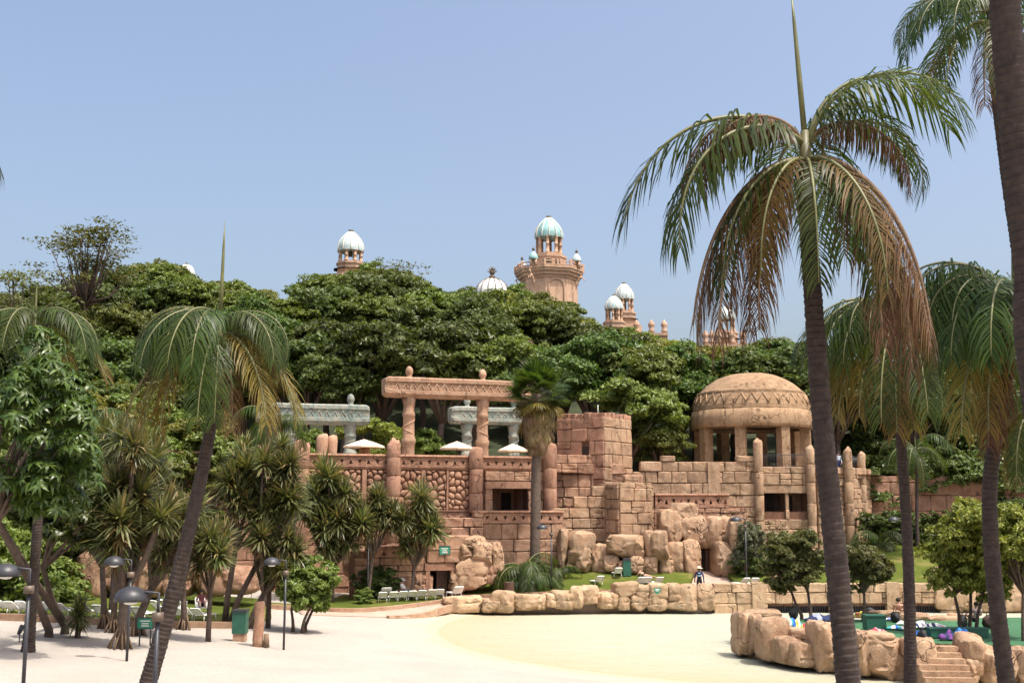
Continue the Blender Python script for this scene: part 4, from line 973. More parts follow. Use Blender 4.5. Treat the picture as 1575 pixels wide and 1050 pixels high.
# ---------------------------------------------------------------- vegetation: materials
def leafmat(name, c1, c2, trans=.3, rough=.45, spec=.35, objvar=.25, yellow=None):
    m, n, b = newmat(name); g = n.nodes.new('ShaderNodeNewGeometry')
    col = ramp(n, g.outputs['Random Per Island'], [(.0, c1), (.85, c2)] + ([(1.0, yellow)] if yellow else []))
    oi = n.nodes.new('ShaderNodeObjectInfo'); hs = n.nodes.new('ShaderNodeHueSaturation')
    mr = n.nodes.new('ShaderNodeMapRange'); mr.inputs[3].default_value = 1 - objvar; mr.inputs[4].default_value = 1 + objvar
    n.links.new(oi.outputs['Random'], mr.inputs[0]); n.links.new(mr.outputs[0], hs.inputs['Value'])
    mr2 = n.nodes.new('ShaderNodeMapRange'); mr2.inputs[3].default_value = .475; mr2.inputs[4].default_value = .52
    n.links.new(oi.outputs['Random'], mr2.inputs[0]); n.links.new(mr2.outputs[0], hs.inputs['Hue'])
    n.links.new(col, hs.inputs['Color']); col = hs.outputs[0]
    n.links.new(col, b.inputs['Base Color']); b.inputs['Roughness'].default_value = rough; b.inputs['Specular IOR Level'].default_value = spec
    tl = n.nodes.new('ShaderNodeBsdfTranslucent'); br = n.nodes.new('ShaderNodeMix'); br.data_type = 'RGBA'; br.blend_type = 'MULTIPLY'; br.inputs[0].default_value = 1
    n.links.new(col, br.inputs[6]); br.inputs[7].default_value = (1.5, 1.5, .6, 1); n.links.new(br.outputs[2], tl.inputs[0])
    mx = n.nodes.new('ShaderNodeMixShader'); mx.inputs[0].default_value = trans
    n.links.new(b.outputs[0], mx.inputs[1]); n.links.new(tl.outputs[0], mx.inputs[2]); n.links.new(mx.outputs[0], n.nodes['Material Output'].inputs[0])
    return m
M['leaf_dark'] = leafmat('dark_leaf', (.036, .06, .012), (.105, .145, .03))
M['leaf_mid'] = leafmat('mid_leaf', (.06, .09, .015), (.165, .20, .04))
M['leaf_light'] = leafmat('light_leaf', (.10, .125, .018), (.25, .26, .05))
M['leaf_olive'] = leafmat('olive_leaf', (.07, .082, .024), (.15, .16, .052))
M['leaf_grey'] = leafmat('grey_green_leaf', (.09, .11, .06), (.20, .21, .13))
M['leaf_gloss'] = leafmat('glossy_leaf', (.028, .052, .010), (.08, .115, .022), .25, .36, .4)
M['palm_leaf'] = leafmat('palm_leaflet', (.022, .042, .009), (.062, .095, .018), .38, .42, .3, .15)
M['palm_old'] = leafmat('yellowing_leaflet', (.10, .085, .02), (.20, .14, .035), .35, .5, .3, .2)
M['palm_dead'] = leafmat('dead_leaflet', (.06, .030, .017), (.17, .09, .05), .2, .6, .2, .2)
M['pandan'] = leafmat('sword_leaf', (.06, .075, .025), (.15, .16, .06), .2, .42, .45, .2, (.34, .25, .11))
M['pandan_dry'] = leafmat('dry_sword_leaf', (.16, .11, .05), (.32, .22, .11), .15, .6, .3, .2)
M['bark'] = plain('grey_brown_bark', (.10, .07, .052), .9, 6, .4, .6)
M['palmbark'] = plain('dark_palm_bark', (.045, .030, .023), .85, 7, .45, .6)
M['rachis'] = plain('palm_rachis', (.13, .13, .045), .5, 4, .25, 0)
M['shaft'] = plain('palm_crownshaft', (.10, .09, .035), .5, 2, .35, .1)
M['fibre'] = plain('dry_fibre', (.17, .11, .065), .9, 6, .35, .5)

def rot_from(normals, spin):
    n = normals / np.linalg.norm(normals, axis=1)[:, None]
    a = np.where(np.abs(n[:, 2:3]) < .9, np.array([[0, 0, 1.]]), np.array([[1., 0, 0]])); t = np.cross(a, n); t /= np.linalg.norm(t, axis=1)[:, None]
    b_ = np.cross(n, t); c, s = np.cos(spin)[:, None], np.sin(spin)[:, None]
    return t * c + b_ * s, -t * s + b_ * c, n
def leaf_cloud(P, N, size, rg, asp=.55):
    """diamond leaves, slightly folded, at points P facing N"""
    n_ = len(P); t, b_, nn = rot_from(N, rg.uniform(0, 6.28, n_)); l = (size * rg.uniform(.65, 1.3, n_))[:, None]; w = l * asp
    V = np.stack([P - t * l * .5, P + b_ * w * .5 - nn * l * .1, P + t * l * .5, P - b_ * w * .5 - nn * l * .1], 1).reshape(-1, 3)
    return V, np.arange(n_ * 4).reshape(-1, 4)
def sph(rg, n_):
    v = rg.normal(size=(n_, 3)); return v / np.linalg.norm(v, axis=1)[:, None]
def crown(seed, rad, nl, lobes=9, clumps=13, lpc=85, leaf=.4, lobe_r=.42, clump_r=.15, up=.35, asp=.55, under=False):
    """crown: lobes > leaf clumps > leaves, spread through the volume; rad=(rx,ry,rz)"""
    rg = np.random.default_rng(seed); rad = np.array(rad); Pn = []; Nn = []
    L0 = sph(rg, lobes) * rg.uniform(.35, .72, lobes)[:, None]; L0[:, 2] = L0[:, 2] * .9 + .1
    L0 = np.vstack([L0, [[0, 0, .45]]])
    for c in L0:
        lr = lobe_r * rg.uniform(.7, 1.2); d = sph(rg, clumps)
        if not under: d[:, 2] = np.where(d[:, 2] < -.3, -d[:, 2], d[:, 2])
        cc = c + d * lr * rg.uniform(.75, 1.1, clumps)[:, None]
        for q, dd in zip(cc, d):
            cr = clump_r * rg.uniform(.6, 1.35); m_ = int(lpc * rg.uniform(.7, 1.3)); e = sph(rg, m_); e[:, 2] = np.where(e[:, 2] < -.2, -e[:, 2] * .7, e[:, 2])
            Pn.append(q + e * cr * rg.uniform(.55, 1.05, m_)[:, None] * np.array([1.12, 1.12, .95])); Nn.append(e * .6 + dd * .35 + np.array([0, 0, up]) + rg.normal(size=(m_, 3)) * .7)
    P = np.vstack(Pn) * rad; N = np.vstack(Nn); V, F_ = leaf_cloud(P, N, leaf, rg, asp); return V, F_, L0 * rad
def limbs(mb, base, hub, targets, r0, rn, seg=7):
    base, hub = Vector(base), Vector(hub); mid = base.lerp(hub, .5) + Vector((rn.uniform(-.15, .15), rn.uniform(-.15, .15), 0)) * r0 * 6
    mb.tube([base - Vector((0, 0, .3)), base + Vector((0, 0, .15)), mid, hub], [r0 * 1.35, r0 * 1.05, r0 * .85, r0 * .7], seg)
    for t in targets:
        t = Vector(t); m_ = hub.lerp(t, .5) + Vector((rn.uniform(-.2, .2), rn.uniform(-.2, .2), .15)) * (t - hub).length * .3
        mb.tube([hub - Vector((0, 0, r0 * .5)), m_, t], [r0 * .55, r0 * .38, r0 * .12], 6)
PROTO = {}
def tree_kind(key, seed, rad, trunk_h, matk, **kw):
    V, F_, lob = crown(seed, rad, 0, **kw); rn = random.Random(seed)
    V = V + np.array([0, 0, trunk_h + rad[2] * .75])
    me = npmesh('crown', V, F_, M[matk]); mb = MB()
    limbs(mb, (0, 0, 0), (0, 0, trunk_h), [(q[0] * .85, q[1] * .85, q[2] * .85 + trunk_h + rad[2] * .75) for q in lob], rad[0] * .055 + .05, rn)
    PROTO[key] = (me, mb.mesh('trunk', M['bark']), float(V[:, 2].max()))
def place_tree(key, p, label, cat='tree', group=None, scale=1, rz=0, sz=None, name='tree', mat=None):
    cm_, tm, H = PROTO[key]; t = thing(name, label, cat, p, rz, group); t.scale = (scale, scale, sz or scale)
    c_ = link('crown', cm_, t); link('trunk', tm, t)
    if mat: c_.material_slots[0].link = 'OBJECT'; c_.material_slots[0].material = M[mat]
    return t
tree_kind('f0', 1, (5.2, 5.2, 4.6), 4.5, 'leaf_dark', leaf=.46, lobes=11, lpc=80)
tree_kind('f1', 2, (4.8, 4.8, 4.2), 4.5, 'leaf_mid', leaf=.42, lobes=12, lpc=80)
tree_kind('f2', 3, (4.4, 4.4, 5.2), 5, 'leaf_dark', leaf=.36, lobes=13, lpc=85, lobe_r=.36)
tree_kind('f3', 4, (5.6, 5.6, 4.2), 4, 'leaf_light', leaf=.40, lobes=12, lpc=80, lobe_r=.38)
tree_kind('f4', 5, (4.6, 4.6, 4.4), 4, 'leaf_olive', leaf=.30, lobes=12, lpc=110, lobe_r=.38, clump_r=.13)
tree_kind('f5', 6, (6.2, 6.2, 5.4), 5, 'leaf_mid', leaf=.50, lobes=15, lpc=95, lobe_r=.36, clump_r=.14)
SKY = [(-200, 430), (0, 452), (60, 440), (150, 420), (195, 398), (260, 394), (285, 425), (360, 432), (400, 450), (440, 468), (470, 450), (500, 420), (560, 404), (620, 414), (660, 440), (700, 448), (720, 442), (760, 446), (790, 438), (830, 452), (880, 478), (900, 492), (940, 503), (1000, 510), (1040, 520), (1100, 532), (1150, 535), (1180, 515), (1210, 520), (1260, 540), (1300, 556), (1800, 556)]
KINDLAB = {'f0': 'dense dark green tree on the wooded hill', 'f1': 'mid green bushy tree on the wooded hill', 'f2': 'tall dark fine-leaved tree on the wooded hill', 'f3': 'yellow-green spreading tree on the wooded hill', 'f4': 'dull olive fine-leaved tree on the wooded hill', 'f5': 'large broad-crowned green tree on the wooded hill'}
frn = random.Random(11)
def hilltree(key, px, Y, top=None, k=None, rz=None, label=None):
    x = (px - CX) * Y / FP * 1.0; z = hill(x, Y) - .4
    H = PROTO[key][2]; s = k or frn.uniform(.85, 1.2)
    lim = at(px, float(np.interp(px, [q[0] for q in SKY], [q[1] for q in SKY])), Y).z
    if top: s_z = (top - z) / H; s = max(.75, min(1.5, s_z))
    else: s_z = s
    if z + H * s_z > lim:
        s_z = max(.35, (lim - z) / H); 
        if s_z < .6: z -= (0.6 - s_z) * H; s_z = .6
        s = max(.7, min(s, s_z * 1.25))
    side = 'left of both turquoise gateways' if px < 390 else 'behind the left turquoise gateway' if px < 580 else 'behind the peach gateway' if px < 830 else 'behind the square tower' if px < 1030 else 'behind the dome' if px < 1270 else 'right of the dome'
    row = 'at the foot of the hill' if Y < 115 else 'halfway up the hill' if Y < 139 else 'on the hill crest'
    lab = KINDLAB[key].replace(' on the wooded hill', '') + ' ' + row + ', ' + side
    return place_tree(key, (x, Y, z), label or lab, 'tree', 'hill trees: ' + lab, s, rz if rz is not None else frn.uniform(0, 6.28), s_z, 'forest_tree')
key_name = {'f0': 'dense dark', 'f1': 'mid green', 'f2': 'tall fine-leaved', 'f3': 'yellow-green', 'f4': 'olive', 'f5': 'broad-crowned'}
for Y, step, ks in ((103, 74, ['f0', 'f2', 'f0', 'f1']), (111, 72, ['f0', 'f4', 'f2', 'f1', 'f3']), (121, 68, ['f1', 'f2', 'f5', 'f4', 'f0']), (132, 64, ['f3', 'f1', 'f4', 'f0', 'f5']), (144, 60, ['f1', 'f4', 'f2', 'f3', 'f0']), (157, 58, ['f5', 'f1', 'f3', 'f1', 'f2'])):
    px = -60 + frn.uniform(0, 40)
    while px < 1640:
        key = frn.choice(ks)
        if 900 < px < 1260 and Y > 115 and frn.random() < .55: key = frn.choice(['f3', 'f4', 'f3'])
        if 440 < px < 700 and Y > 115: key = frn.choice(['f5', 'f0', 'f1'])
        lim = at(px, float(np.interp(px, [q[0] for q in SKY], [q[1] for q in SKY])), Y).z
        hilltree(key, px, Y + frn.uniform(-3, 3), lim if Y > 150 else None)
        px += step * frn.uniform(.75, 1.25)
# airy feathery tree standing above the wood on the left
def airy(label, px, py0, py1, Y, seed, w, n_=26, name='feathery_tree'):
    rg = np.random.default_rng(seed); rn = random.Random(seed); b0 = at(px, py1, Y); h = at(px, py0, Y).z - b0.z; t = thing(name, label, 'tree', (b0.x, Y, b0.z - 6)); h += 6
    mb = MB(); Ps = []; Ns = []
    for k in range(n_):
        a = rn.uniform(0, 6.28); rr_ = w * rn.uniform(.15, 1) ; zt = h * rn.uniform(.62, 1.0) * (1 - .25 * (rr_ / w) ** 2)
        e = Vector((math.cos(a) * rr_, math.sin(a) * rr_ * .8, zt)); st_ = Vector((0, 0, h * rn.uniform(.25, .45))); m_ = st_.lerp(e, .55) + Vector((0, 0, -.06 * h))
        mb.tube([st_, m_, e], [.16, .09, .02], 5)
        for q in range(5):
            c = e + Vector((rn.gauss(0, .9), rn.gauss(0, .9), rn.gauss(0, .35))); mm = 22; d = rg.normal(size=(mm, 3)) * np.array([.7, .7, .14]); Ps.append(np.array(c) + d); Ns.append(np.array([0, 0, 1.]) + rg.normal(size=(mm, 3)) * .4)
            if q % 2: mb.tube([m_.lerp(e, .6), c], [.04, .01], 4)
    mb.tube([(0, 0, -1), (.1, 0, h * .25), (0, 0, h * .5)], [.32, .26, .16], 7)
    V, F_ = leaf_cloud(np.vstack(Ps), np.vstack(Ns), .42, rg, .5); link('crown', npmesh('crown', V, F_, M['leaf_olive']), t); mb.build('trunk', M['bark'], t)
airy('tall airy feathery-leaved tree rising above the wood on the left', 132, 336, 450, 118, 3, 5.6, 34)
airy('sparse feathery spray of branches at the left edge of the wood', 28, 412, 470, 112, 9, 3.4, 12)
airy('small feathery treetop above the big round tree', 596, 392, 440, 140, 12, 3.6, 14)
# shrubs on the left slope and behind the wall
tree_kind('s0', 31, (3.0, 3.0, 2.3), .6, 'leaf_mid', leaf=.24, lobes=12, lpc=100, lobe_r=.36)
tree_kind('s1', 32, (2.6, 2.6, 2.4), .8, 'leaf_light', leaf=.22, lobes=12, lpc=90, lobe_r=.36)
for i, (px, py, Y, k, s) in enumerate([(170, 590, 79, 's1', 1.5), (235, 600, 80, 's0', 1.5), (290, 625, 78, 's1', 1.35), (335, 660, 78, 's0', 1.3), (200, 650, 76, 's0', 1.5), (260, 690, 75, 's0', 1.4), (150, 660, 72, 's0', 1.6), (100, 700, 70, 's0', 1.5), (40, 690, 68, 's0', 1.7), (320, 720, 77, 's0', 1.2), (-20, 640, 70, 's0', 1.8), (110, 620, 82, 's1', 1.7), (40, 600, 86, 's0', 1.9), (390, 690, 84, 's0', 1.2), (170, 760, 70, 's0', 1.5), (90, 790, 66, 's0', 1.4), (10, 790, 62, 's0', 1.5), (240, 770, 72, 's0', 1.3)]):
    H = PROTO[k][2] * s; p_ = at(px, py, Y); place_tree(k, (p_.x, Y, p_.z - H), 'leafy shrub massed on the bank behind the spiky trees', 'shrub', 'shrubs massed on the left bank', s, i * 1.3, None, 'bank_shrub')
bank = patch('planted_bank', [(-60, 64), (-30, 66), (-20, 70), (-17.5, 76), (-24, 76.6), (-29, 100), (-80, 100)], lambda x, y: 1.2 + 7.5 * sm(66, 82, y) * sm(-14, -26, x) + .3 * noise.noise(Vector((x * .3, y * .3, 0))), M['earth'], 2)
for i, (px, py, Y, k, s, lab) in enumerate([(570, 655, 97, 's1', 1.2, 'pale green shrub behind the left turquoise column'), (480, 665, 96, 's0', 1.0, 'shrub behind the broken column stumps'), (660, 670, 102, 's0', 1.1, 'dark shrub between the peach gateway columns'), (1010, 690, 96, 's0', 1.1, 'dark shrub behind the ragged wall left of the dome'), (960, 640, 96, 's0', 1.9, 'tall dark shrub right of the square tower')]):
    H = PROTO[k][2] * s; p_ = at(px, py, Y); place_tree(k, (p_.x, Y, max(8.6, p_.z - H)), lab, 'shrub', None, s, i, None, 'terrace_shrub')
# ---------------------------------------------------------------- small broadleaf trees and bushes near the pool
def smalltree(label, base, rad, th, seed, matk, leaf, stems, lean=(0, 0), cat='tree', name='small_tree', group=None, **kw):
    V, F_, lob = crown(seed, rad, 0, leaf=leaf, under=True, **kw); rn = random.Random(seed); off = np.array([lean[0], lean[1], th + rad[2] * .62])
    t = thing(name, label, cat, base, 0, group); link('crown', npmesh('crown', V + off, F_, M[matk]), t)
    for k in range(stems):
        mb = MB(); a = 6.28 * k / stems + seed; b_ = (math.cos(a) * .12 * stems, math.sin(a) * .12 * stems, 0); hub = (lean[0] * .6 + math.cos(a) * .22 * stems, lean[1] * .6 + math.sin(a) * .22 * stems, th)
        limbs(mb, b_, hub, [tuple(q * .85 + off) for q in lob[k::stems]], .085, rn); mb.build('trunk', M['bark'], t)
    return t
def G(px, py, z): p_ = atz(px, py, z); return p_
b_ = G(1240, 950, IZ); smalltree('rounded olive-green tree on the island beside the leaning palm', b_, (1.8, 1.7, 1.95), 1.35, 41, 'leaf_olive', .19, 2, (-.5, 0), lobes=14, clumps=15, lpc=100, lobe_r=.36, group='small trees on the island')
b_ = G(1328, 955, IZ); smalltree('smaller compact tree on the island between two palm trunks', b_, (1.4, 1.4, 1.5), 1.4, 42, 'leaf_olive', .19, 1, (.2, 0), lobes=12, clumps=14, lpc=100, lobe_r=.36)
b_ = G(1490, 975, IZ); smalltree('large yellow-green spreading tree at the right of the island', b_, (2.4, 2.1, 2.5), 1.7, 43, 'leaf_light', .19, 3, (.2, 0), lobes=18, clumps=16, lpc=120, lobe_r=.34)
b_ = G(1570, 985, IZ); smalltree('olive tree behind the last palm trunk on the island', b_, (1.7, 1.7, 2.3), 1.9, 44, 'leaf_light', .19, 1, (0, 0), lobes=14, clumps=14, lpc=100, lobe_r=.36)
b_ = G(462, 968, .62); smalltree('broad-leaved bright green tree on three stems at the sand edge', b_, (1.75, 1.6, 1.75), 1.0, 45, 'leaf_mid', .27, 3, (.3, 0), lobes=15, clumps=13, lpc=50, lobe_r=.36)
p_ = at(577, 908, 75.5); smalltree('round dark hedge bush beside the tunnel wall', (p_.x, 75.5, .5), (1.75, 1.4, 1.35), .25, 46, 'leaf_gloss', .16, 1, cat='bush', name='bush', lobes=16, clumps=16, lpc=85, lobe_r=.36)
p_ = at(563, 914, 72); smalltree('small clipped shrub in front of the dark hedge bush', (p_.x, 72, .6), (.75, .7, .55), .1, 47, 'leaf_mid', .1, 1, cat='bush', name='bush', lobes=12, clumps=12, lpc=60)
p_ = at(1150, 880, 79.8); smalltree('tall grey-green shrub climbing beside the cave door', (p_.x, 79.8, 1.6), (1.3, 1.2, 2.5), .6, 48, 'leaf_grey', .17, 1, cat='bush', name='bush', lobes=18, clumps=14, lpc=70, lobe_r=.3)
p_ = at(1140, 885, 80.2); smalltree('dark leafy shrub at the foot of the grey-green one', (p_.x + .6, 80, 1.6), (1.5, 1.2, 1.3), .2, 49, 'leaf_dark', .17, 1, cat='bush', name='bush', lobes=14, clumps=14, lpc=60)
for i, px in enumerate((1345, 1385, 1425, 1460)):
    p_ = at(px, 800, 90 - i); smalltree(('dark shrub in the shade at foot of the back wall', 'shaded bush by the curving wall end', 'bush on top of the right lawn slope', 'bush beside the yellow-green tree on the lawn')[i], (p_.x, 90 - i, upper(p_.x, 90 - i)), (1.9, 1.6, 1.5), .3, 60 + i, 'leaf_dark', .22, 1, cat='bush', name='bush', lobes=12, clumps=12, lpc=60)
# left big-leaved tree: drooping whorls of long leaves
def whorl(rg, nl=9, L=.42, w=.1):
    V = []; F_ = []
    for k in range(nl):
        a = 6.283 * k / nl + rg.uniform(-.25, .25); dr = rg.uniform(.25, .9); l = L * rg.uniform(.75, 1.15); pts = []
        d = np.array([math.cos(a), math.sin(a), .35]); s_ = np.array([-math.sin(a), math.cos(a), 0]); p_ = np.zeros(3); b0 = len(V)
        for j, ww in enumerate((.15, .8, 1, .6, .03)):
            V += [p_ + s_ * w * ww * .5 + np.array([0, 0, .02 * ww]), p_ - s_ * w * ww * .5 + np.array([0, 0, .02 * ww])]
            d = d + np.array([0, 0, -dr * .55]); d /= np.linalg.norm(d); p_ = p_ + d * l / 4
        F_ += [(b0 + 2 * j, b0 + 2 * j + 1, b0 + 2 * j + 3, b0 + 2 * j + 2) for j in range(4)]
    return np.array(V), np.array(F_)
def scatter(tpls, P, N, S_, rg):
    Vs = []; Fs = []; off = 0
    t, b_, nn = rot_from(N, rg.uniform(0, 6.28, len(P)))
    for i in range(len(P)):
        V, F_ = tpls[i % len(tpls)]; Rm = np.stack([t[i], b_[i], nn[i]]); Vs.append(V @ Rm * S_[i] + P[i]); Fs.append(F_ + off); off += len(V)
    return np.vstack(Vs), np.vstack(Fs)
def bigleaf(label, px, pyc, Y, rad, bases, seed, nw):
    rg = np.random.default_rng(seed); c = at(px, pyc, Y); tp = [whorl(rg) for _ in range(6)]; Ps = []; Ns = []
    for k in range(24):
        d = sph(rg, 1)[0]; cc = d * np.array(rad) * rg.uniform(.45, .85)
        e = sph(rg, nw); e[:, 2] = np.abs(e[:, 2]) * 1.0 - .15; Ps.append(cc + e * np.array(rad) * .33 * rg.uniform(.7, 1.05, nw)[:, None]); Ns.append(e + np.array([0, 0, .8]))
    P = np.vstack(Ps); N = np.vstack(Ns); V, F_ = scatter(tp, P, N, rg.uniform(.8, 1.25, len(P)), rg)
    gz_ = beach(c.x, Y); t = thing('big_leaved_tree', label, 'tree', (c.x, Y, gz_)); link('crown', npmesh('crown', V + np.array([0, 0, c.z - gz_]), F_, M['leaf_gloss'], True), t)
    rn = random.Random(seed)
    for (bx, by) in bases:
        q = atz(bx, by, gz_); mb = MB(); limbs(mb, (q.x - c.x, q.y - Y, 0), ((q.x - c.x) * .5, 0, (c.z - gz_) * .62), [tuple(Vector(Ps[rn.randrange(24)][0]) * .8 + Vector((0, 0, c.z - gz_))) for _ in range(5)], .16, rn); mb.build('trunk', M['bark'], t)
bigleaf('big glossy-leaved tree with drooping leaf whorls at the left edge', 62, 670, 40, (2.3, 2.2, 3.6), [(75, 975), (100, 968)], 71, 30)
bigleaf('second glossy-leaved tree behind the first at the left edge', -10, 610, 44, (2.0, 2.0, 2.6), [(-20, 968)], 72, 22)
bigleaf('low glossy-leaved crown hanging over the shaded lawn', 130, 800, 47, (1.6, 1.8, 1.6), [(98, 962)], 73, 18)
# ---------------------------------------------------------------- pandanus (spiky trees)
def sword_rosette(seed, n_=64, L=.85, w=.055, dry=.0):
    rg = np.random.default_rng(seed); V = []; F_ = []
    for k in range(n_):
        a = k * 2.4 + rg.uniform(-.2, .2); e = math.radians(85 - 110 * (k / n_) ** .9 + rg.uniform(-8, 8)); l = L * rg.uniform(.75, 1.15)
        d = np.array([math.cos(a) * math.cos(e), math.sin(a) * math.cos(e), math.sin(e)]); s_ = np.array([-math.sin(a), math.cos(a), 0]); p_ = d * .05 + np.array([0, 0, .25 * (1 - k / n_)]); b0 = len(V); dr = rg.uniform(.08, .32)
        for ww in (.8, 1.0, .75, .08):
            V += [p_ + s_ * w * ww * .5, p_ - s_ * w * ww * .5]; d = d + np.array([0, 0, -dr]); d /= np.linalg.norm(d); p_ = p_ + d * l / 3
        F_ += [(b0 + 2 * j, b0 + 2 * j + 1, b0 + 2 * j + 3, b0 + 2 * j + 2) for j in range(3)]
    return np.array(V), np.array(F_)
ROS = [npmesh('leaf_rosette', *sword_rosette(i, 130, .95, .085), M['pandan']) for i in range(4)]
DRY = [npmesh('dry_skirt', *[(lambda VF: VF)(sword_rosette(20 + i, 60, .8, .07))][0], M['pandan_dry']) for i in range(2)]
prn = random.Random(3)
def pandanus(label, base, heads, r0=.16, roots=True, scale=1.0, group=None, dryk=.35, name='screw_pine'):
    t = thing(name, label, 'tree', base, 0, group); B_ = Vector(base); mb = MB(); hs = [Vector(h) - B_ for h in heads]
    cen = sum(hs, Vector()) / len(hs); hub = Vector((cen.x * .55, cen.y * .55, min(h.z for h in hs) * .66))
    mb.tube([(0, 0, -.2), (hub.x * .3, hub.y * .3, hub.z * .4), hub], [r0 * 1.2, r0, r0 * .85], 9)
    for h in hs:
        m_ = hub.lerp(h, .5) + Vector((0, 0, -.12 * (h - hub).length)); mb.tube([hub - Vector((0, 0, .1)), m_, h], [r0 * .7, r0 * .55, r0 * .4], 7)
    mb.build('trunk', M['bark'], t)
    for h in hs:
        o = link('leaf_rosette', prn.choice(ROS), t, h - Vector((0, 0, .1))); s = scale * prn.uniform(.85, 1.2); o.scale = (s, s, s); o.rotation_euler = (prn.uniform(-.3, .3), prn.uniform(-.3, .3), prn.uniform(0, 6.28))
        if prn.random() < dryk:
            o = link('dry_skirt', prn.choice(DRY), t, h - Vector((0, 0, .3))); s *= .85; o.scale = (s, s, -s * .8); o.rotation_euler = (0, 0, prn.uniform(0, 6.28))
    if roots:
        for k in range(11):
            a = k * .571 + prn.uniform(-.2, .2); mb = MB(); rr_ = r0 * prn.uniform(2.0, 3.2); mb.tube([(math.cos(a) * r0 * .7, math.sin(a) * r0 * .7, prn.uniform(.5, .95)), (math.cos(a) * rr_ * .7, math.sin(a) * rr_ * .7, .3), (math.cos(a) * rr_, math.sin(a) * rr_, -.08)], [.03, .045, .05], 5); mb.build('prop_root', M['fibre'], t)
def pand_px(label, bx, by, heads, gz=None, **kw):
    z = 1.0
    heads = heads + [(hx + prn.uniform(-18, 18), hy + prn.uniform(-8, 26)) for hx, hy in heads]
    for _ in range(6): b_ = atz(bx, by, z); z = beach(b_.x, b_.y) if gz is None else gz
    Y = b_.y; hh = [at(hx, hy, Y + prn.uniform(-1.0, 1.0)) for hx, hy in heads]; pandanus(label, tuple(b_), hh, **kw)
g_ = 'spiky screw pines on the sand'
pand_px('screw pine with a broad cone of prop roots beside the lamp post', 186, 997, [(190, 745), (165, 775), (215, 770), (185, 805), (225, 815), (160, 830), (205, 690), (245, 800), (190, 840)], r0=.2, scale=1.15, group=g_)
pand_px('screw pine just behind the broad-rooted one', 206, 977, [(240, 740), (265, 775), (225, 720), (275, 815), (250, 840), (285, 795)], r0=.18, scale=1.15, group=g_)
pand_px('slim dark screw pine trunk left of the broad-rooted one', 160, 966, [(150, 790), (175, 720), (140, 820), (165, 670)], r0=.14, scale=1.1, group=g_)
pand_px('slim screw pine touching the broad-rooted one on its left', 174, 972, [(200, 760), (185, 680), (180, 735)], r0=.13, scale=1.1, group=g_)
pand_px('short single-stemmed screw pine standing alone on open sand', 320, 986, [(325, 848), (340, 838), (312, 845), (330, 822)], r0=.11, roots=False, scale=.95, group=g_)
pand_px('screw pine with a straw-like root skirt behind the leaning palm', 283, 968, [(275, 830), (300, 815), (262, 860), (290, 790)], r0=.14, scale=1.0, group=g_)
pand_px('dark leaning screw pine left of the green bin', 345, 960, [(385, 730), (365, 770), (400, 760), (372, 700), (350, 745)], r0=.15, roots=False, scale=1.2, group=g_)
pand_px('screw pine leaning right beside the green bin', 352, 962, [(420, 770), (440, 740), (405, 715), (430, 800), (455, 775), (395, 800)], r0=.15, roots=False, scale=1.25, group=g_)
pand_px('screw pine with dry brown heads beside the wooden post', 382, 966, [(420, 850), (400, 830), (440, 830), (430, 870), (455, 850), (410, 875)], r0=.14, roots=False, scale=.95, dryk=1.0, group=g_)
pand_px('thin-stemmed screw pine near the wooden post', 412, 965, [(395, 760), (430, 690), (445, 715)], r0=.12, roots=False, scale=1.1, group=g_)
g_ = 'spiky screw pines before the terrace wall'
def pand_wall(label, bx, by, Y, heads, **kw):
    b_ = at(bx, by, Y); b_.z = .55; heads = heads + [(hx + prn.uniform(-12, 12), hy + prn.uniform(-4, 16)) for hx, hy in heads]; pandanus(label, tuple(b_), [at(hx, hy, Y + prn.uniform(-.8, .8)) for hx, hy in heads], roots=False, **kw)
pand_wall('bushy many-headed screw pine in front of the rubble panels', 510, 905, 73, [(500, 735), (480, 765), (520, 760), (545, 785), (490, 800), (520, 800), (470, 790), (505, 830), (550, 810), (530, 830), (495, 770), (515, 785)], r0=.17, scale=1.45, group=g_)
pand_wall('slender screw pine with straw-coloured head by the lamp', 566, 908, 74, [(572, 772), (590, 790), (558, 790), (585, 765), (600, 800), (568, 805)], r0=.12, scale=1.2, group=g_)
pand_wall('screw pine with a ragged head left of the tunnel door', 632, 906, 74.5, [(640, 785), (622, 800), (655, 805), (640, 815), (648, 770), (665, 820), (628, 830)], r0=.12, scale=1.2, group=g_, dryk=.8)
for (bx, by, lab) in ((119, 982, 'young spiky screw pine rosette on a short trunk in the sand'),):
    b_ = atz(bx, by, 1.15); pandanus(lab, tuple(b_), [b_ + Vector((0, 0, .75)), b_ + Vector((.05, 0, 1.0))], r0=.12, roots=False, scale=.85)

for i, (px, py, Y, s) in enumerate([(1340, 690, 99, 1.5), (1385, 670, 100, 1.7), (1430, 680, 99, 1.6), (1480, 690, 98, 1.7), (1530, 690, 98, 1.7), (1580, 690, 97, 1.7), (1360, 640, 104, 1.8), (1420, 630, 105, 1.9), (1490, 640, 104, 1.9), (1560, 640, 104, 1.9), (1500, 790, 90, 1.0), (1550, 790, 89, 1.1), (1600, 790, 88, 1.1)]):
    H = PROTO['s0'][2] * s; p_ = at(px, py, Y); place_tree('s0', (p_.x, Y, p_.z - H), 'shaded shrub crowding behind the back wall under the palms' if Y > 95 else 'shrub in front of the shaded back wall', 'shrub', 'shrubs behind the back wall' if Y > 95 else 'shrubs before the back wall', s, i * 1.1, None, 'bank_shrub', 'leaf_dark')
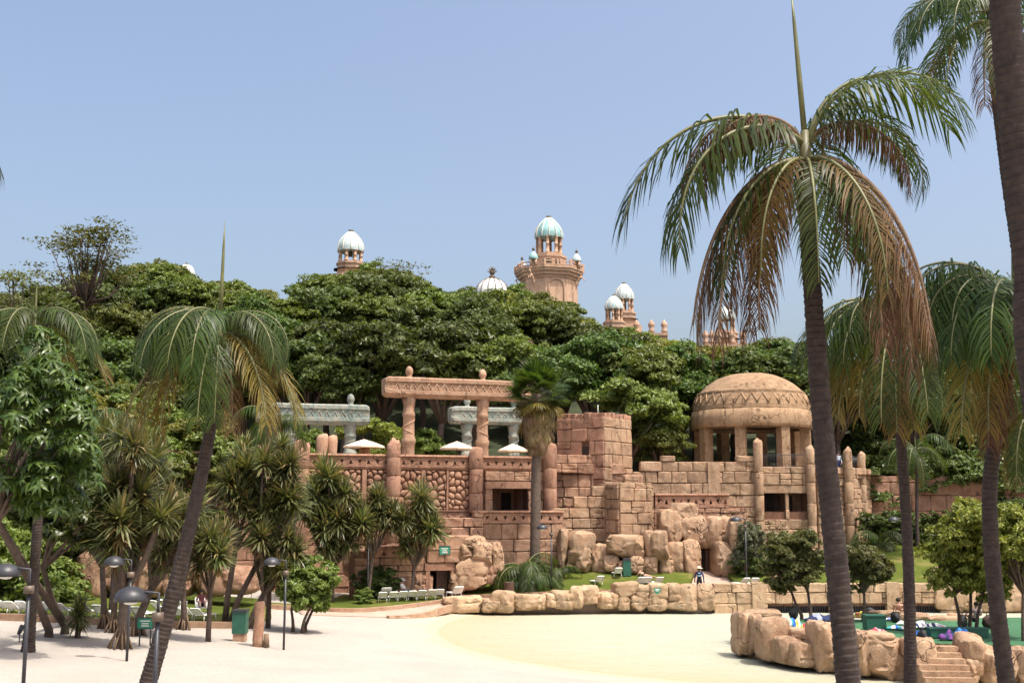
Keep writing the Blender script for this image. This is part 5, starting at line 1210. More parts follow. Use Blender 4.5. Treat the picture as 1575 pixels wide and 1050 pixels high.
# ---------------------------------------------------------------- palms
def frond_mesh(seed, L, e0, bend, pw=1.25, leaf=.8, droop=.35, width=.045, n_=58, mats=('palm_leaf', 'rachis'), fwd=.75, lift=.25, side=0, ragged=0.0):
    """pinnate frond growing along +x from the origin; real leaflets of three segments each"""
    rg = random.Random(seed); mb = MB(); N_ = 26; pts = [Vector((0, 0, 0))]; tang = []
    for i in range(N_):
        t = (i + .5) / N_; e = e0 - bend * t ** pw; d = Vector((math.cos(e), side * t * t, math.sin(e))).normalized(); tang.append(d); pts.append(pts[-1] + d * L / N_)
    mb.tube(pts, [.045 * (1 - .85 * i / N_) + .004 for i in range(N_ + 1)], 6, 1)
    g_ = Vector((0, 0, -1))
    for k in range(n_):
        t = .10 + .9 * (k + .5) / n_; f = t * N_; i = min(N_ - 1, int(f)); p_ = pts[i].lerp(pts[i + 1], f - i); T = tang[i]
        sd_ = T.cross(Vector((0, 0, 1))); sd_ = sd_.normalized() if sd_.length > .05 else Vector((0, 1, 0)); up_ = sd_.cross(T)
        ll = leaf * (math.sin(math.pi * (.12 + .80 * t)) ** .6) * rg.uniform(.88, 1.1)
        for s_ in (-1, 1):
            if rg.random() < ragged: continue
            d = (sd_ * s_ * 1.0 + T * fwd * (.6 + .6 * t) * rg.uniform(.75, 1.3) + up_ * lift * rg.uniform(.1, 1.8)).normalized(); q = p_.copy(); w = width * rg.uniform(.85, 1.15); vs = []
            wd_ = T - d * T.dot(d); wd_ = wd_.normalized() if wd_.length > .02 else up_
            dr = droop * rg.uniform(.7, 1.35)
            for j, ww in enumerate((.55, 1.0, .8, .06)):
                vs += [q + wd_ * w * ww * .5, q - wd_ * w * ww * .5]
                d = (d + g_ * dr * (.5 + .5 * j)).normalized(); q = q + d * ll / 3
            mb.add(vs, [(2 * j, 2 * j + 1, 2 * j + 3, 2 * j + 2) for j in range(3)], 0, True)
    return mb.mesh('frond', [M[mats[0]], M[mats[1]]])
FR = {}
def fr(kind, i):
    key = (kind, i)
    if key not in FR:
        s = hash(kind) % 7 * 0 + i * 13 + len(kind)
        if kind == 'arch': FR[key] = frond_mesh(s, 3.9, R(66), R(150), 1.1, 1.3, .85, .046, 46)
        elif kind == 'hang': FR[key] = frond_mesh(s, 3.6, R(42), R(128), .75, 1.2, .8, .046, 46)
        elif kind == 'down': FR[key] = frond_mesh(s, 3.3, R(12), R(100), .5, .95, .6, .034, 46)
        elif kind == 'old': FR[key] = frond_mesh(s, 3.3, R(12), R(102), .45, .95, .65, .034, 46, ('palm_old', 'rachis'))
        elif kind == 'dead': FR[key] = frond_mesh(s, 3.0, R(4 + 12 * (i % 3)), R(96 + 10 * (i % 3)), .33, .9, 1.1, .022, 80, ('palm_dead', 'fibre'), .5, -.1, 0, .25)
        elif kind == 'deadcap': FR[key] = frond_mesh(s, 3.6, R(84), R(176), .62, .85, 1.2, .028, 90, ('palm_dead', 'fibre'), .4, -.2, 0, .08)
    return FR[key]
def palm(label, trunk, r0, r1, fronds, spear=None, scale=1.0, name='palm_tree', group=None, shaft=1.0, ring=.11, lush=False):
    """trunk: list of world points base->crown; fronds: (azimuth deg, kind, variant, scale, tilt deg)"""
    base = Vector(trunk[0]); t = thing(name, label, 'palm', base, 0, group); pts = [Vector(p_) - base for p_ in trunk]
    cv = curve([tuple(p_) for p_ in pts], 10); 
    # resample, ringed profile
    cum = [0]
    for a, b_ in zip(cv, cv[1:]): cum.append(cum[-1] + (Vector(b_) - Vector(a)).length)
    tot = cum[-1] - shaft; P_ = []; rad = []; s = 0; k = 0; rn = random.Random(len(label))
    def pos(s_):
        i = max(0, min(len(cum) - 2, int(np.searchsorted(cum, s_)) - 1)); return Vector(cv[i]).lerp(Vector(cv[i + 1]), (s_ - cum[i]) / max(1e-6, cum[i + 1] - cum[i]))
    while s < tot:
        r_ = r0 + (r1 - r0) * (s / tot) + (r0 * .35 * math.exp(-s / .5))
        st_ = ring * rn.uniform(.8, 1.2)
        for f, q in ((0, 1.0), (.55, 1.045), (.72, 1.06), (.8, .965)):
            P_.append(pos(s + st_ * f)); rad.append(r_ * q * rn.uniform(.985, 1.015))
        s += st_
    mb = MB(); mb.tube(P_, rad, 14); mb.v = [tuple(Vector(v) + Vector(noise.noise_vector(Vector(v) * 9)) * .012) for v in mb.v]; mb.build('trunk', M['palmbark'], t)
    cr = pts[-1]; ax = (pts[-1] - pos(tot - .1)).normalized()
    mb = MB(); mb.tube([pos(tot - .05), pos(tot + shaft * .3), pos(tot + shaft * .75), cr + ax * .15], [r1 * 1.1, r1 * 1.22, r1 * .85, r1 * .5], 12); mb.build('crownshaft', M['shaft'], t)
    if lush: fronds = fronds + [(az + 13, kind, (var + 1) % 5, sc * .95, tilt - 3) for az, kind, var, sc, tilt in fronds if kind != 'dead']
    for (az, kind, var, sc, tilt) in fronds:
        low = kind in ('dead', 'old', 'down'); o = link('frond', fr(kind, var), t, cr - ax * (.35 * scale if low else .05) + Vector((math.cos(R(az)), math.sin(R(az)), 0)) * r1 * .5)
        s = sc * scale; o.scale = (s, s, s); o.rotation_euler = (0, R(-tilt), R(az))
    if spear:
        d = Vector(spear).normalized(); L_ = Vector(spear).length; mb = MB(); mb.tube([cr, cr + d * L_ * .4, cr + d * L_ * .75, cr + d * L_], [.05, .045, .03, .004], 7); mb.build('spear_leaf', M['rachis'], t)
    return t
gnd = lambda x, y: beach(x, y)
def trunk_px(pts, Y, zb=None):
    """pixels from low to high at distance Y; extended straight to the ground"""
    P_ = [at(px, py, Y) for px, py in pts]; d = (P_[1] - P_[0]); g_ = gnd(P_[0].x, Y); 
    if P_[0].z > g_ + .2:
        k = (P_[0].z - g_) / max(.2, d.z); P_.insert(0, P_[0] - d * k * .9 - Vector((0, 0, 0))); P_[0].z = g_ - .1
    return P_
# A: big palm right of the centre
palm('tall leaning ringed palm with hanging brown dead fronds in front of the dome', trunk_px([(1305, 1050), (1285, 850), (1265, 650), (1250, 450), (1242, 330), (1238, 215)], 18), .2, .135,
     [(190, 'hang', 0, 1.12, 6), (172, 'hang', 1, .95, -6), (12, 'arch', 0, .92, 14), (-20, 'arch', 1, .85, 8), (30, 'arch', 2, .8, 4), (0, 'arch', 4, .7, -20), (200, 'down', 0, .9, 0), (262, 'down', 1, .8, -12), (300, 'down', 3, .9, -8), (95, 'hang', 2, .9, 0), (130, 'arch', 3, .7, 0), (60, 'hang', 3, .9, 0), (205, 'hang', 4, 1.05, -8),
      (180, 'deadcap', 0, .85, 0), (195, 'deadcap', 2, .8, -4), (200, 'dead', 4, 1.25, 2), (170, 'dead', 5, 1.25, 0), (-12, 'dead', 1, 1.3, 2), (-40, 'dead', 2, 1.3, 0), (215, 'dead', 3, 1.1, 0), (182, 'dead', 1, 1.0, 0), (12, 'dead', 4, 1.35, 0), (205, 'dead', 0, 1.1, 0), (165, 'dead', 1, 1.05, 6), (186, 'dead', 2, 1.2, 4), (0, 'dead', 3, 1.1, 2), (-30, 'dead', 4, 1.15, 0), (22, 'dead', 5, 1.2, 4), (-55, 'dead', 0, 1.2, 0), (350, 'deadcap', 1, .7, -6), (12, 'dead', 2, 1.0, 5), (222, 'old', 0, .8, 0), (300, 'old', 1, .95, 0)], (-.14, 0, 2.7), 1.0, shaft=1.5)
# B: leaning palm on the left
palm('leaning ringed palm with a tall spear leaf over the sand on the left', trunk_px([(228, 1050), (262, 930), (292, 810), (318, 690), (333, 590), (339, 492)], 27), .205, .125,
     [(185, 'arch', 0, .72, -22), (165, 'arch', 1, .7, -30), (205, 'arch', 2, .66, -28), (-8, 'arch', 3, .66, -28), (15, 'arch', 4, .62, -34), (-35, 'hang', 0, .72, 0), (230, 'hang', 1, .8, 0), (255, 'hang', 2, .85, 0), (120, 'hang', 3, .7, 0), (70, 'hang', 4, .7, 0), (205, 'old', 0, .95, 12), (222, 'old', 1, 1.0, 4), (320, 'old', 2, .95, 8), (345, 'old', 3, .95, 14), (190, 'dead', 0, .85, 14), (335, 'dead', 1, 1.0, 8), (355, 'dead', 2, .95, 18), (305, 'dead', 3, .9, 0), (270, 'down', 1, .9, 0)], (0.02, 0, 2.45), 1.0, shaft=1.5, lush=True)
# C: palm right, with broad dark hanging fronds
palm('palm with a heavy dark mop of drooping fronds right of the dome', trunk_px([(1400, 1050), (1399, 930), (1393, 780), (1384, 650), (1382, 560), (1385, 478)], 37), .19, .15,
     [(180, 'hang', 0, 1.25, 8), (200, 'hang', 1, 1.2, 0), (160, 'hang', 2, 1.2, 4), (215, 'arch', 0, 1.0, -25), (0, 'hang', 3, 1.25, 6), (-20, 'hang', 4, 1.3, 0), (20, 'hang', 5, 1.2, 4), (-45, 'down', 0, 1.35, 0), (235, 'down', 1, 1.4, 0), (265, 'down', 2, 1.4, 4), (300, 'down', 3, 1.4, 4), (330, 'down', 0, 1.45, 8), (205, 'old', 0, 1.4, 8), (245, 'old', 1, 1.45, 0), (185, 'old', 2, 1.35, 14), (90, 'hang', 1, 1.2, 0), (120, 'hang', 2, 1.2, 0), (60, 'hang', 0, 1.2, 0), (280, 'hang', 4, 1.1, 0), (320, 'old', 3, 1.4, 0)], (0, 0, 1.5), 1.0, shaft=1.2, lush=True)
# D: far right palm
palm('palm at the right edge with one long frond arching over the hill', trunk_px([(1548, 1050), (1530, 900), (1522, 770), (1532, 660), (1550, 560), (1560, 455)], 25), .19, .14,
     [(178, 'arch', 0, .98, -6), (200, 'arch', 1, .9, -22), (160, 'arch', 2, .9, -20), (215, 'hang', 0, .95, 0), (190, 'hang', 1, 1.0, 0), (235, 'hang', 2, 1.0, 0), (260, 'down', 0, 1.05, 0), (215, 'old', 0, 1.15, 6), (230, 'dead', 0, 1.1, 6), (222, 'dead', 1, 1.2, 0), (285, 'down', 1, 1.1, 0), (310, 'hang', 3, 1, 0), (340, 'arch', 3, .9, -10), (0, 'hang', 4, 1, 0), (30, 'arch', 4, .9, 0), (90, 'hang', 5, 1, 0), (120, 'arch', 2, .9, 0), (320, 'old', 1, 1.1, 0), (300, 'old', 2, 1.1, 0)], (.05, 0, 1.6), 1.0, shaft=1.2, lush=True)
# E: nearest trunk at the right edge, crown above the picture
palm('closest dark ringed palm trunk running out of the top right corner', [(7.5, 13.2, gnd(7.5, 13.2) - .1), at(1610, 650, 13.2), at(1584, 400, 13.2), at(1560, 180, 13.1), at(1545, 0, 13.0), at(1534, -160, 13.0), at(1530, -330, 13)], .21, .17,
     [(a, 'arch', i % 5, 1.0, 0) for i, a in enumerate(range(10, 370, 45))] + [(a, 'hang', i % 5, .9, 10) for i, a in enumerate(range(30, 390, 72))], (0, 0, 2), .9, shaft=1.2)
# F: palm whose crown hangs in at the top right
palm('palm with its drooping crown hanging into the top right corner', [(11.9, 23, gnd(11.9, 23) - .1), at(1597, 700, 23), at(1575, 450, 23), at(1550, 270, 23), at(1533, 130, 23), at(1524, 15, 23)], .18, .13,
     [(185, 'arch', 0, .62, -18), (165, 'arch', 1, .66, -12), (205, 'hang', 0, .75, 8), (225, 'hang', 1, .75, 0), (190, 'hang', 2, .78, 0), (250, 'down', 0, .8, 4), (215, 'down', 1, .85, 8), (200, 'old', 0, .85, 10), (235, 'dead', 0, .85, 6), (0, 'arch', 2, .7, 0), (30, 'hang', 3, .8, 0), (60, 'arch', 3, .7, 0), (110, 'hang', 4, .8, 0), (140, 'arch', 4, .7, 0), (320, 'arch', 0, .7, 0), (345, 'hang', 1, .8, 0), (290, 'hang', 2, .8, 0)], (0, 0, 2), 1.0, shaft=1.0)
# G: palm behind the left broadleaf tree
palm('palm with yellowish arching fronds behind the left glossy-leaved tree', [(gx(64, 43), 43, beach(gx(64, 43), 43) - .1), at(60, 760, 43), at(56, 600, 43), at(54, 488, 43)], .2, .15,
     [(0, 'arch', 0, 1.0, -34), (-15, 'hang', 0, 1.05, 0), (15, 'arch', 1, 1.0, -38), (-30, 'hang', 1, 1.1, 4), (180, 'arch', 2, 1.0, -30), (200, 'arch', 3, .95, -35), (-5, 'old', 0, 1.2, 22), (-20, 'dead', 0, 1.1, 14), (90, 'hang', 2, 1, 0), (240, 'hang', 3, 1, 0), (270, 'hang', 4, 1, 0), (300, 'down', 0, 1.1, 0), (140, 'arch', 4, 1, -20), (330, 'old', 1, 1.1, 10)], (0, 0, 1.2), 1.0, shaft=1.2)
# H: palm off the left edge, one frond tip in the sky
palm('palm outside the left edge with only frond tips reaching in', [(-13.0, 24, 1.3), (-13.2, 24, 6), (-13.4, 24, 10.5), (-13.4, 24, 14.3)], .2, .14, [(-5, 'arch', 0, .78, -10), (10, 'arch', 1, .66, -6), (180, 'arch', 2, .8, 0), (90, 'arch', 3, .8, 0), (270, 'arch', 4, .7, 0), (45, 'hang', 0, .6, 0), (135, 'hang', 1, .8, 0), (225, 'hang', 2, .8, 0)], None, 1.0)
# small palms on the left: by the wall and among the screw pines
def small_palm(label, px, pyc, Y, s, zb=None, n_=11, az0=0):
    c = at(px, pyc, Y); zb = beach(c.x, Y) if zb is None else zb
    fr_ = [(az0 + a * 360 / n_, ('arch', 'hang', 'hang', 'down')[a % 4], a % 5, s * (.9 + .2 * (a % 3) / 2), -12 + 8 * (a % 3)) for a in range(n_)] + [(az0 + 20 + 70 * a, 'old', a % 3, s, 0) for a in range(3)]
    palm(label, [(c.x - .2, Y, zb - .1), (c.x - .15, Y, zb + (c.z - zb) * .4), (c.x, Y, zb + (c.z - zb) * .75), tuple(c)], .15, .1, fr_, (0, 0, .9), 1.0, shaft=.7, name='small_palm')
small_palm('small feather palm in front of the left wall pillar', 420, 650, 68, .82, .8, 13)
small_palm('small feather palm rising behind the screw pines', 192, 655, 58, .72, 1.2, 12, 15)
small_palm('small feather palm in the shade right of the curving wall', 1408, 690, 84, .9, 2.5, 11, 40)
small_palm('yellow-fronded palm crown low at the right edge', 1590, 610, 34, .85, .45, 12, 10)
# fan palm with skirt of dead leaves
def fan_leaf(seed, matk, n_=30, r_=.95, stem=1.0, dr=.18):
    rg = random.Random(seed); mb = MB(); mb.tube([(0, 0, 0), (stem * .5, 0, .03), (stem, 0, 0)], [.03, .022, .015], 5, 1); c = Vector((stem, 0, 0))
    for k in range(n_):
        a = R(-125 + 250 * k / (n_ - 1)); d = Vector((math.cos(a), math.sin(a), .12 * math.cos(a * 2))).normalized(); s_ = Vector((-math.sin(a), math.cos(a), 0)); q = c.copy(); l = r_ * rg.uniform(.88, 1.05) * (1 - .12 * abs(a) / 2.2); vs = []
        for ww in (.1, .95, .7, .04): vs += [q + s_ * .085 * ww * .5 * r_ / .95, q - s_ * .085 * ww * .5 * r_ / .95]; q = q + d * l / 3; d = (d + Vector((0, 0, -dr * rg.uniform(.6, 1.5)))).normalized()
        mb.add(vs, [(2 * j, 2 * j + 1, 2 * j + 3, 2 * j + 2) for j in range(3)])
    return mb.mesh('fan_leaf', [M[matk], M['rachis']])
FL = [fan_leaf(i, 'palm_leaf') for i in range(3)]; FO = [fan_leaf(5 + i, 'palm_old', dr=.4) for i in range(2)]; FD = [fan_leaf(8 + i, 'pandan_dry', 26, .9, .8, .5) for i in range(3)]
def fan_palm(label, p0, crown_, sk_len, s):
    b_ = Vector(p0); t = thing('fan_palm', label, 'palm', b_); cr = Vector(crown_) - b_; rn = random.Random(2); mb = MB(); P_ = []; rad = []
    for k in range(60): P_.append(cr * (k / 59)); rad.append(.37 * (1 - .2 * k / 59) * (1.05 if k % 2 else .95))
    mb.tube(P_, rad, 12); mb.v = [tuple(Vector(v) + Vector(noise.noise_vector(Vector(v) * 6)) * .05) for v in mb.v]; mb.build('trunk', M['bark'], t)
    for k in range(46):
        u = k / 45; el = 80 - 125 * u + rn.uniform(-8, 8); az = k * 137.5; o = link('fan_leaf', FL[k % 3] if u < .8 else FO[k % 2], t, cr + Vector((0, 0, .2 - .5 * u))); o.rotation_euler = (rn.uniform(-.4, .4), R(-el), R(az)); o.scale = (s,) * 3
    for k in range(110):
        u = k / 109; az = k * 137.5; o = link('dead_leaf', FD[k % 3], t, cr + Vector((math.cos(R(az)) * .3, math.sin(R(az)) * .3, -.4 - sk_len * u))); q = s * rn.uniform(.9, 1.2) * (1 - .3 * u); o.scale = (q, q * .75, q); o.rotation_euler = (rn.uniform(-.3, .3), R(58 + 18 * u + rn.uniform(-8, 8)), R(az))
    return t
p_ = at(822, 790, 79.6); c = at(826, 606, 79.6)
fan_palm('shaggy fan palm with a skirt of dead leaves beside the peach gateway', (p_.x, 79.6, 1.8), tuple(c), 2.6, 1.35)
# low broad palm clump at the foot of the ruined wall
def clump(label, px, py, Y, n_, s, kinds, z=None):
    c = at(px, py, Y); z = c.z if z is None else z; t = thing('palm_clump', label, 'palm', (c.x, Y, z)); rn = random.Random(px)
    for k in range(n_):
        o = link('frond', fr(kinds[k % len(kinds)], k % 5), t, (rn.uniform(-.3, .3), rn.uniform(-.2, .2), rn.uniform(0, .5))); q = s * rn.uniform(.7, 1.1); o.scale = (q,) * 3; o.rotation_euler = (0, R(rn.uniform(-25, 15)), R(k * 137.5))
    mb = MB(); mb.tube([(0, 0, -.2), (0, 0, .6)], [.3, .2], 9); mb.build('trunk', M['fibre'], t)
clump('broad low palm clump with dark drooping fronds under the fan palm', 812, 880, 78.2, 26, .98, ('arch', 'hang'), 1.6)
clump('low palm tuft at the right of the dark palm clump', 850, 880, 79.4, 10, .7, ('arch', 'hang'), 1.7)
clump('shaded fern-like palm clump by the curving wall', 1350, 800, 88, 14, .9, ('arch', 'hang'), 3.0)
clump('shaded fern-like palm clump below the back wall', 1395, 800, 89, 14, .85, ('hang', 'arch'), 3.2)
# ---------------------------------------------------------------- furniture and people
def lamp(label, px, py_head, Y, zb, flip=False, H=None):
    h = at(px, py_head, Y); t = thing('lamp_post', label, 'lamp', (h.x, Y, zb), math.pi if flip else 0, 'black lamp posts with hooded heads'); H = h.z - zb
    mb = MB(); mb.tube([(0, 0, -.2), (0, 0, H - .45)], .05, 10); mb.build('post', M['darkmetal'], t)
    mb = MB(); mb.tube([(0, 0, H - .5), (0, 0, H - .3)], .13, 12); mb.build('collar', M['bronze'], t)
    mb = MB(); mb.tube([(0, 0, H - .35), (0, 0, H + .12), (-.25, 0, H + .14), (-.45, 0, H + .12)], .035, 8); mb.build('arm', M['darkmetal'], t)
    mb = MB(); mb.lathe([(.36, -.06), (.37, 0), (.33, .11), (.24, .2), (.1, .26), (.01, .27)], 20, (-.62, 0, H)); mb.lathe([(.30, -.05), (.34, -.04)], 20, (-.62, 0, H)); mb.build('hood', M['darkmetal'], t)
    mb = MB(); mb.lathe([(.01, -.14), (.12, -.12), (.2, -.05), (.2, -.04)], 14, (-.62, 0, H)); mb.build('lens', M['white'], t)
for lab, px, py, Y, z in [('black lamp post with domed hood standing in front of the glossy-leaved tree', 46, 882, 30, None), ('black lamp post beside the broad-rooted screw pine', 202, 866, 42, None), ('low black lamp post right behind the leaning palm trunk', 244, 920, 26, None), ('black lamp post before the bright green tree', 440, 866, 50, None),
                          ('lamp post beside the dark hedge bush', 567, 820, 73, .6), ('lamp post on the sunny lawn beside the palm clump', 848, 812, 77.2, 1.2), ('lamp post in front of the grey-green shrub', 1146, 800, 76.8, 1.4), ('thin lamp post on the right lawn', 1388, 800, 80, 2.2)]:
    lamp(lab, px, py, Y, beach(gx(px, Y), Y) if z is None else z)
# sun loungers
def lounger_proto():
    t = thing('sun_lounger', 'x', 'sun lounger')
    for sx in (-.3, .3):
        mb = MB(); mb.tube([(sx, -1.0, .3), (sx, .35, .32)], .03, 6); mb.build('side_rail', M['white'], t)
    for k in range(9):
        mb = MB(); y = -.95 + k * .145; mb.box(-.3, .3, y, y + .11, .31, .335); mb.build('seat_slat', M['white'], t)
    mb = MB(); mb.box(-.32, .32, 0, .05, 0, .05); mb.box(-.32, -.26, 0, .05, 0, .72); mb.box(.26, .32, 0, .05, 0, .72); mb.prism([(-.32, .72), (.32, .72), (.25, .84), (-.25, .84)], 'y', 0, .05)
    b_ = mb.build('backrest', M['white'], t, (0, .32, .33)); b_.rotation_euler = (R(-52), 0, 0); b_.scale = (1, 1, .85)
    for k in range(5):
        mb = MB(); mb.box(-.26, .26, .005, .035, .08 + k * .128, .18 + k * .128); mb.build('back_slat', M['white'], b_)
    for sx in (-.28, .28):
        for y in (-.85, .3):
            mb = MB(); mb.tube([(sx, y, .31), (sx * 1.1, y + (.06 if y > 0 else -.06), 0)], .03, 6); mb.build('leg', M['white'], t)
    return t
LP0 = lounger_proto(); LP0.hide_render = False; first = [True]
def lounger(x, y, z, rz, label, group, s=1.0):
    o = LP0 if first[0] else copy_tree(LP0); first[0] = False
    o.location = (x, y, z); o.rotation_euler = (0, 0, rz); o.scale = (s, s, s); tag(o, label, 'sun lounger', group); return o
for i, px in enumerate((587, 603, 617, 633, 647, 661, 675)):
    p_ = at(px, 921 - i * .9, 72.3 + i * .42); lounger(p_.x, p_.y + .5, upper(p_.x, p_.y) + .14, R(8 + 3 * (i % 3)) + math.pi, 'white plastic sun lounger in the row behind the curved kerb', 'white loungers behind the curved kerb', .86)
for px, py, Y, lab in ((590, 908, 75, 'white lounger pushed back beside the dark hedge bush'), (700, 917, 76, 'white lounger standing apart near the tunnel door')):
    p_ = at(px, py, Y); lounger(p_.x, Y, upper(p_.x, Y) + .12, R(200), lab, None, 1.05)
for i, (px, Y) in enumerate(((946, 79.6), (916, 77.6), (975, 77.2), (990, 77.2), (1005, 77.2), (1132, 77), (1150, 77))):
    x = gx(px, Y); lounger(x, Y, mound(x, Y) if not 11.6 < x < 15 else upper(x, Y), R(185 + 10 * (i % 3)), ('white lounger in front of the cave boulders on the lawn', 'white lounger alone on the lower lawn', 'white lounger behind the squared pool wall boulders')[min(i, 2)] if i < 5 else 'white lounger on the right lawn behind the block pool wall', None if i < 2 else ('loungers hidden behind the pool wall' if i < 5 else 'loungers on the right lawn'), .86)
for i, px in enumerate((4, 20, 38, 55, 72, 92, 112, 148, 170, 212, 228, 270, 288, 300, 318)):
    Y = 54.6 + max(0, (px - 60)) * .012 + .3 * (i % 2); x = gx(px, Y); lounger(x, Y + .6, beach(x, Y) + .17, R(180 + 8 * ((i * 5) % 5 - 2)), 'white plastic lounger lined up under the trees behind the straight kerb', 'white loungers under the trees', .9)
for i, (px, py, Y) in enumerate(((265, 945, 60), (283, 932, 63), (268, 925, 64))):
    x = gx(px, Y); lounger(x, Y, beach(x, Y) + .2, R(150 + 30 * i), 'white lounger standing loose on the shaded lawn behind the leaning palm', 'loose loungers on the shaded lawn')
# parasols
def parasol(label, px, py, Y, w):
    p_ = onplane(px, py, Y, MM); t = thing('parasol', label, 'parasol', (p_.x, p_.y, 9.25), px, 'cream parasols on the terrace'); h = p_.z - 9.25
    mb = MB(); mb.tube([(0, 0, 0), (0, 0, h)], .03, 8); mb.build('pole', M['wood'], t)
    mb = MB(); n_ = 8; rim = [(math.cos(k * math.pi / 4) * w, math.sin(k * math.pi / 4) * w, h - .52) for k in range(8)]; mid = [(x * .5, y * .5, h - .23) for x, y, _ in rim]
    low = [(x * 1.0, y * 1.0, h - .64) for x, y, _ in rim]
    mb.add([(0, 0, h)] + mid + rim + low, [(0, 1 + k, 1 + (k + 1) % 8) for k in range(8)] + [(1 + k, 9 + k, 9 + (k + 1) % 8, 1 + (k + 1) % 8) for k in range(8)] + [(9 + k, 17 + k, 17 + (k + 1) % 8, 9 + (k + 1) % 8) for k in range(8)]); mb.build('canopy', M['canvas'], t)
    for k in range(8): mb = MB(); mb.tube([(0, 0, h - .5), (rim[k][0] * .55, rim[k][1] * .55, h - .3)], .012, 4); mb.build('rib', M['wood'], t)
    mb = MB(); mb.lathe([(.35, 0), (.35, .08), (.06, .12)], 12); mb.build('base', M['darkmetal'], t)
parasol('cream parasol between the left turquoise column and round pillar', 560, 675, 86.6, 1.5); parasol('cream parasol between the tall gateway columns', 703, 678, 87.5, 1.3); parasol('pale parasol half hidden by the fan palm', 789, 682, 88, 1.25)
# bins
def round_bin(label, px, py, Y, z, r, h, mat='wood'):
    t = thing('litter_bin', label, 'bin', (gx(px, Y), Y, z)); 
    for k in range(14):
        a = k * 2 * math.pi / 14; mb = MB(); mb.box(-r * .21, r * .21, -.02, .02, 0, h); mb.build('stave', M[mat], t, (math.cos(a) * r, math.sin(a) * r, 0), a + math.pi / 2)
    mb = MB(); mb.lathe([(r * .93, .02), (r * .93, h - .03), (r * .8, h - .03), (r * .8, .1)], 16); mb.build('liner', M['darkmetal'], t)
    mb = MB(); mb.lathe([(r * 1.05, h), (r * 1.07, h + .05), (r * .75, h + .06), (r * .75, h)], 16); mb.build('rim', M[mat], t)
x = gx(783, 75.4); round_bin('brown wooden litter bin at the corner of the sunny lawn', 783, 905, 75.4, upper(x, 75.4), .3, 1.0)
x = gx(862, 79.8); round_bin('small brown bin beside the palm clump', 862, 872, 79.8, mound(x, 79.8), .22, .9)
t = thing('green_bin', 'square dark green bin on a wooden base among the screw pines', 'bin', (gx(380, 52), 52, beach(gx(380, 52), 52)))
mb = MB(); mb.box(-.3, .3, -.3, .3, .35, 1.3); mb.build('bin_body', M['greenpaint'], t); mb = MB(); mb.box(-.34, .34, -.34, .34, 1.3, 1.38); mb.build('lid', M['darkmetal'], t); mb = MB(); mb.box(-.26, .26, -.26, .26, 0, .35); mb.build('wooden_base', M['kerb'], t)
t = thing('recycling_bin', 'slim dark teal bin against the cave boulders', 'bin', (gx(961, 79.8), 79.8, mound(gx(961, 79.8), 79.8)))
mb = MB(); mb.box(-.26, .26, -.25, .25, 0, 1.05); mb.build('bin_body', M['greenpaint'], t); mb = MB(); mb.prism([(-.29, 1.05), (.29, 1.05), (.22, 1.22), (-.22, 1.22)], 'y', -.28, .28); mb.build('lid', M['darkmetal'], t)
t = thing('wooden_post_stump', 'thick weathered wooden post beside the screw pine with dry heads', 'post', (gx(408, 50.5), 50.5, beach(gx(408, 50.5), 50.5)))
mb = MB(); mb.lathe([(.26, -.1), (.24, .3), (.22, 1.2), (.23, 1.85), (.2, 1.9), (.01, 1.88)], 14, rough=.06, seed=3); mb.build('post', M['block'], t); mb = MB(); mb.tube([(.4, -.2, .0), (.35, -.1, .55)], [.13, .1], 8); mb.build('log', M['fibre'], t)
signboard('green notice board low among the screw pine trunks', (gx(237, 47), 47, beach(gx(237, 47), 47) + .75), .62, .4, 0, [('NOTICE', .2, .12)], None, .7)
q = at(786, 879, 77.6); signboard('small green notice on the lawn before the palm clump', (q.x, 77.6, mound(q.x, 77.6) + .35), .6, .42, 0, [('RULES', .22, .13)], None, .35)
t = thing('green_box', 'dark green square planter box on the island carpet', 'box', (gx(1331, 51.5), 51.5, IZ)); mb = MB(); mb.box(-.42, .42, -.35, .35, .03, .62); mb.build('box_body', M['greenpaint'], t); mb = MB(); mb.box(-.45, .45, -.38, .38, .62, .67); mb.build('rim', M['greenpaint'], t)
t = thing('green_bench', 'long low dark green bench box on the island', 'bench', (gx(1455, 48.6), 48.6, IZ)); mb = MB(); mb.box(-1.2, 1.2, -.25, .25, .03, .36); mb.build('bench_body', M['greenpaint'], t); mb = MB(); mb.box(-1.24, 1.24, -.28, .28, .36, .41); mb.build('bench_top', M['greenpaint'], t)
for px, Y in ((50, 46), (395, 73)):
    t = thing('spotlight', 'small black garden spotlight on a stake ' + ('at the straight kerb' if px < 100 else 'near the lawn'), 'spotlight', (gx(px, Y), Y, beach(gx(px, Y), Y))); mb = MB(); mb.tube([(0, 0, -.1), (0, 0, .35)], .02, 6); mb.build('stake', M['darkmetal'], t); mb = MB(); mb.tube([(-.05, 0, .3), (.12, -.05, .62)], [.07, .11], 10); mb.build('lamp_head', M['darkmetal'], t)
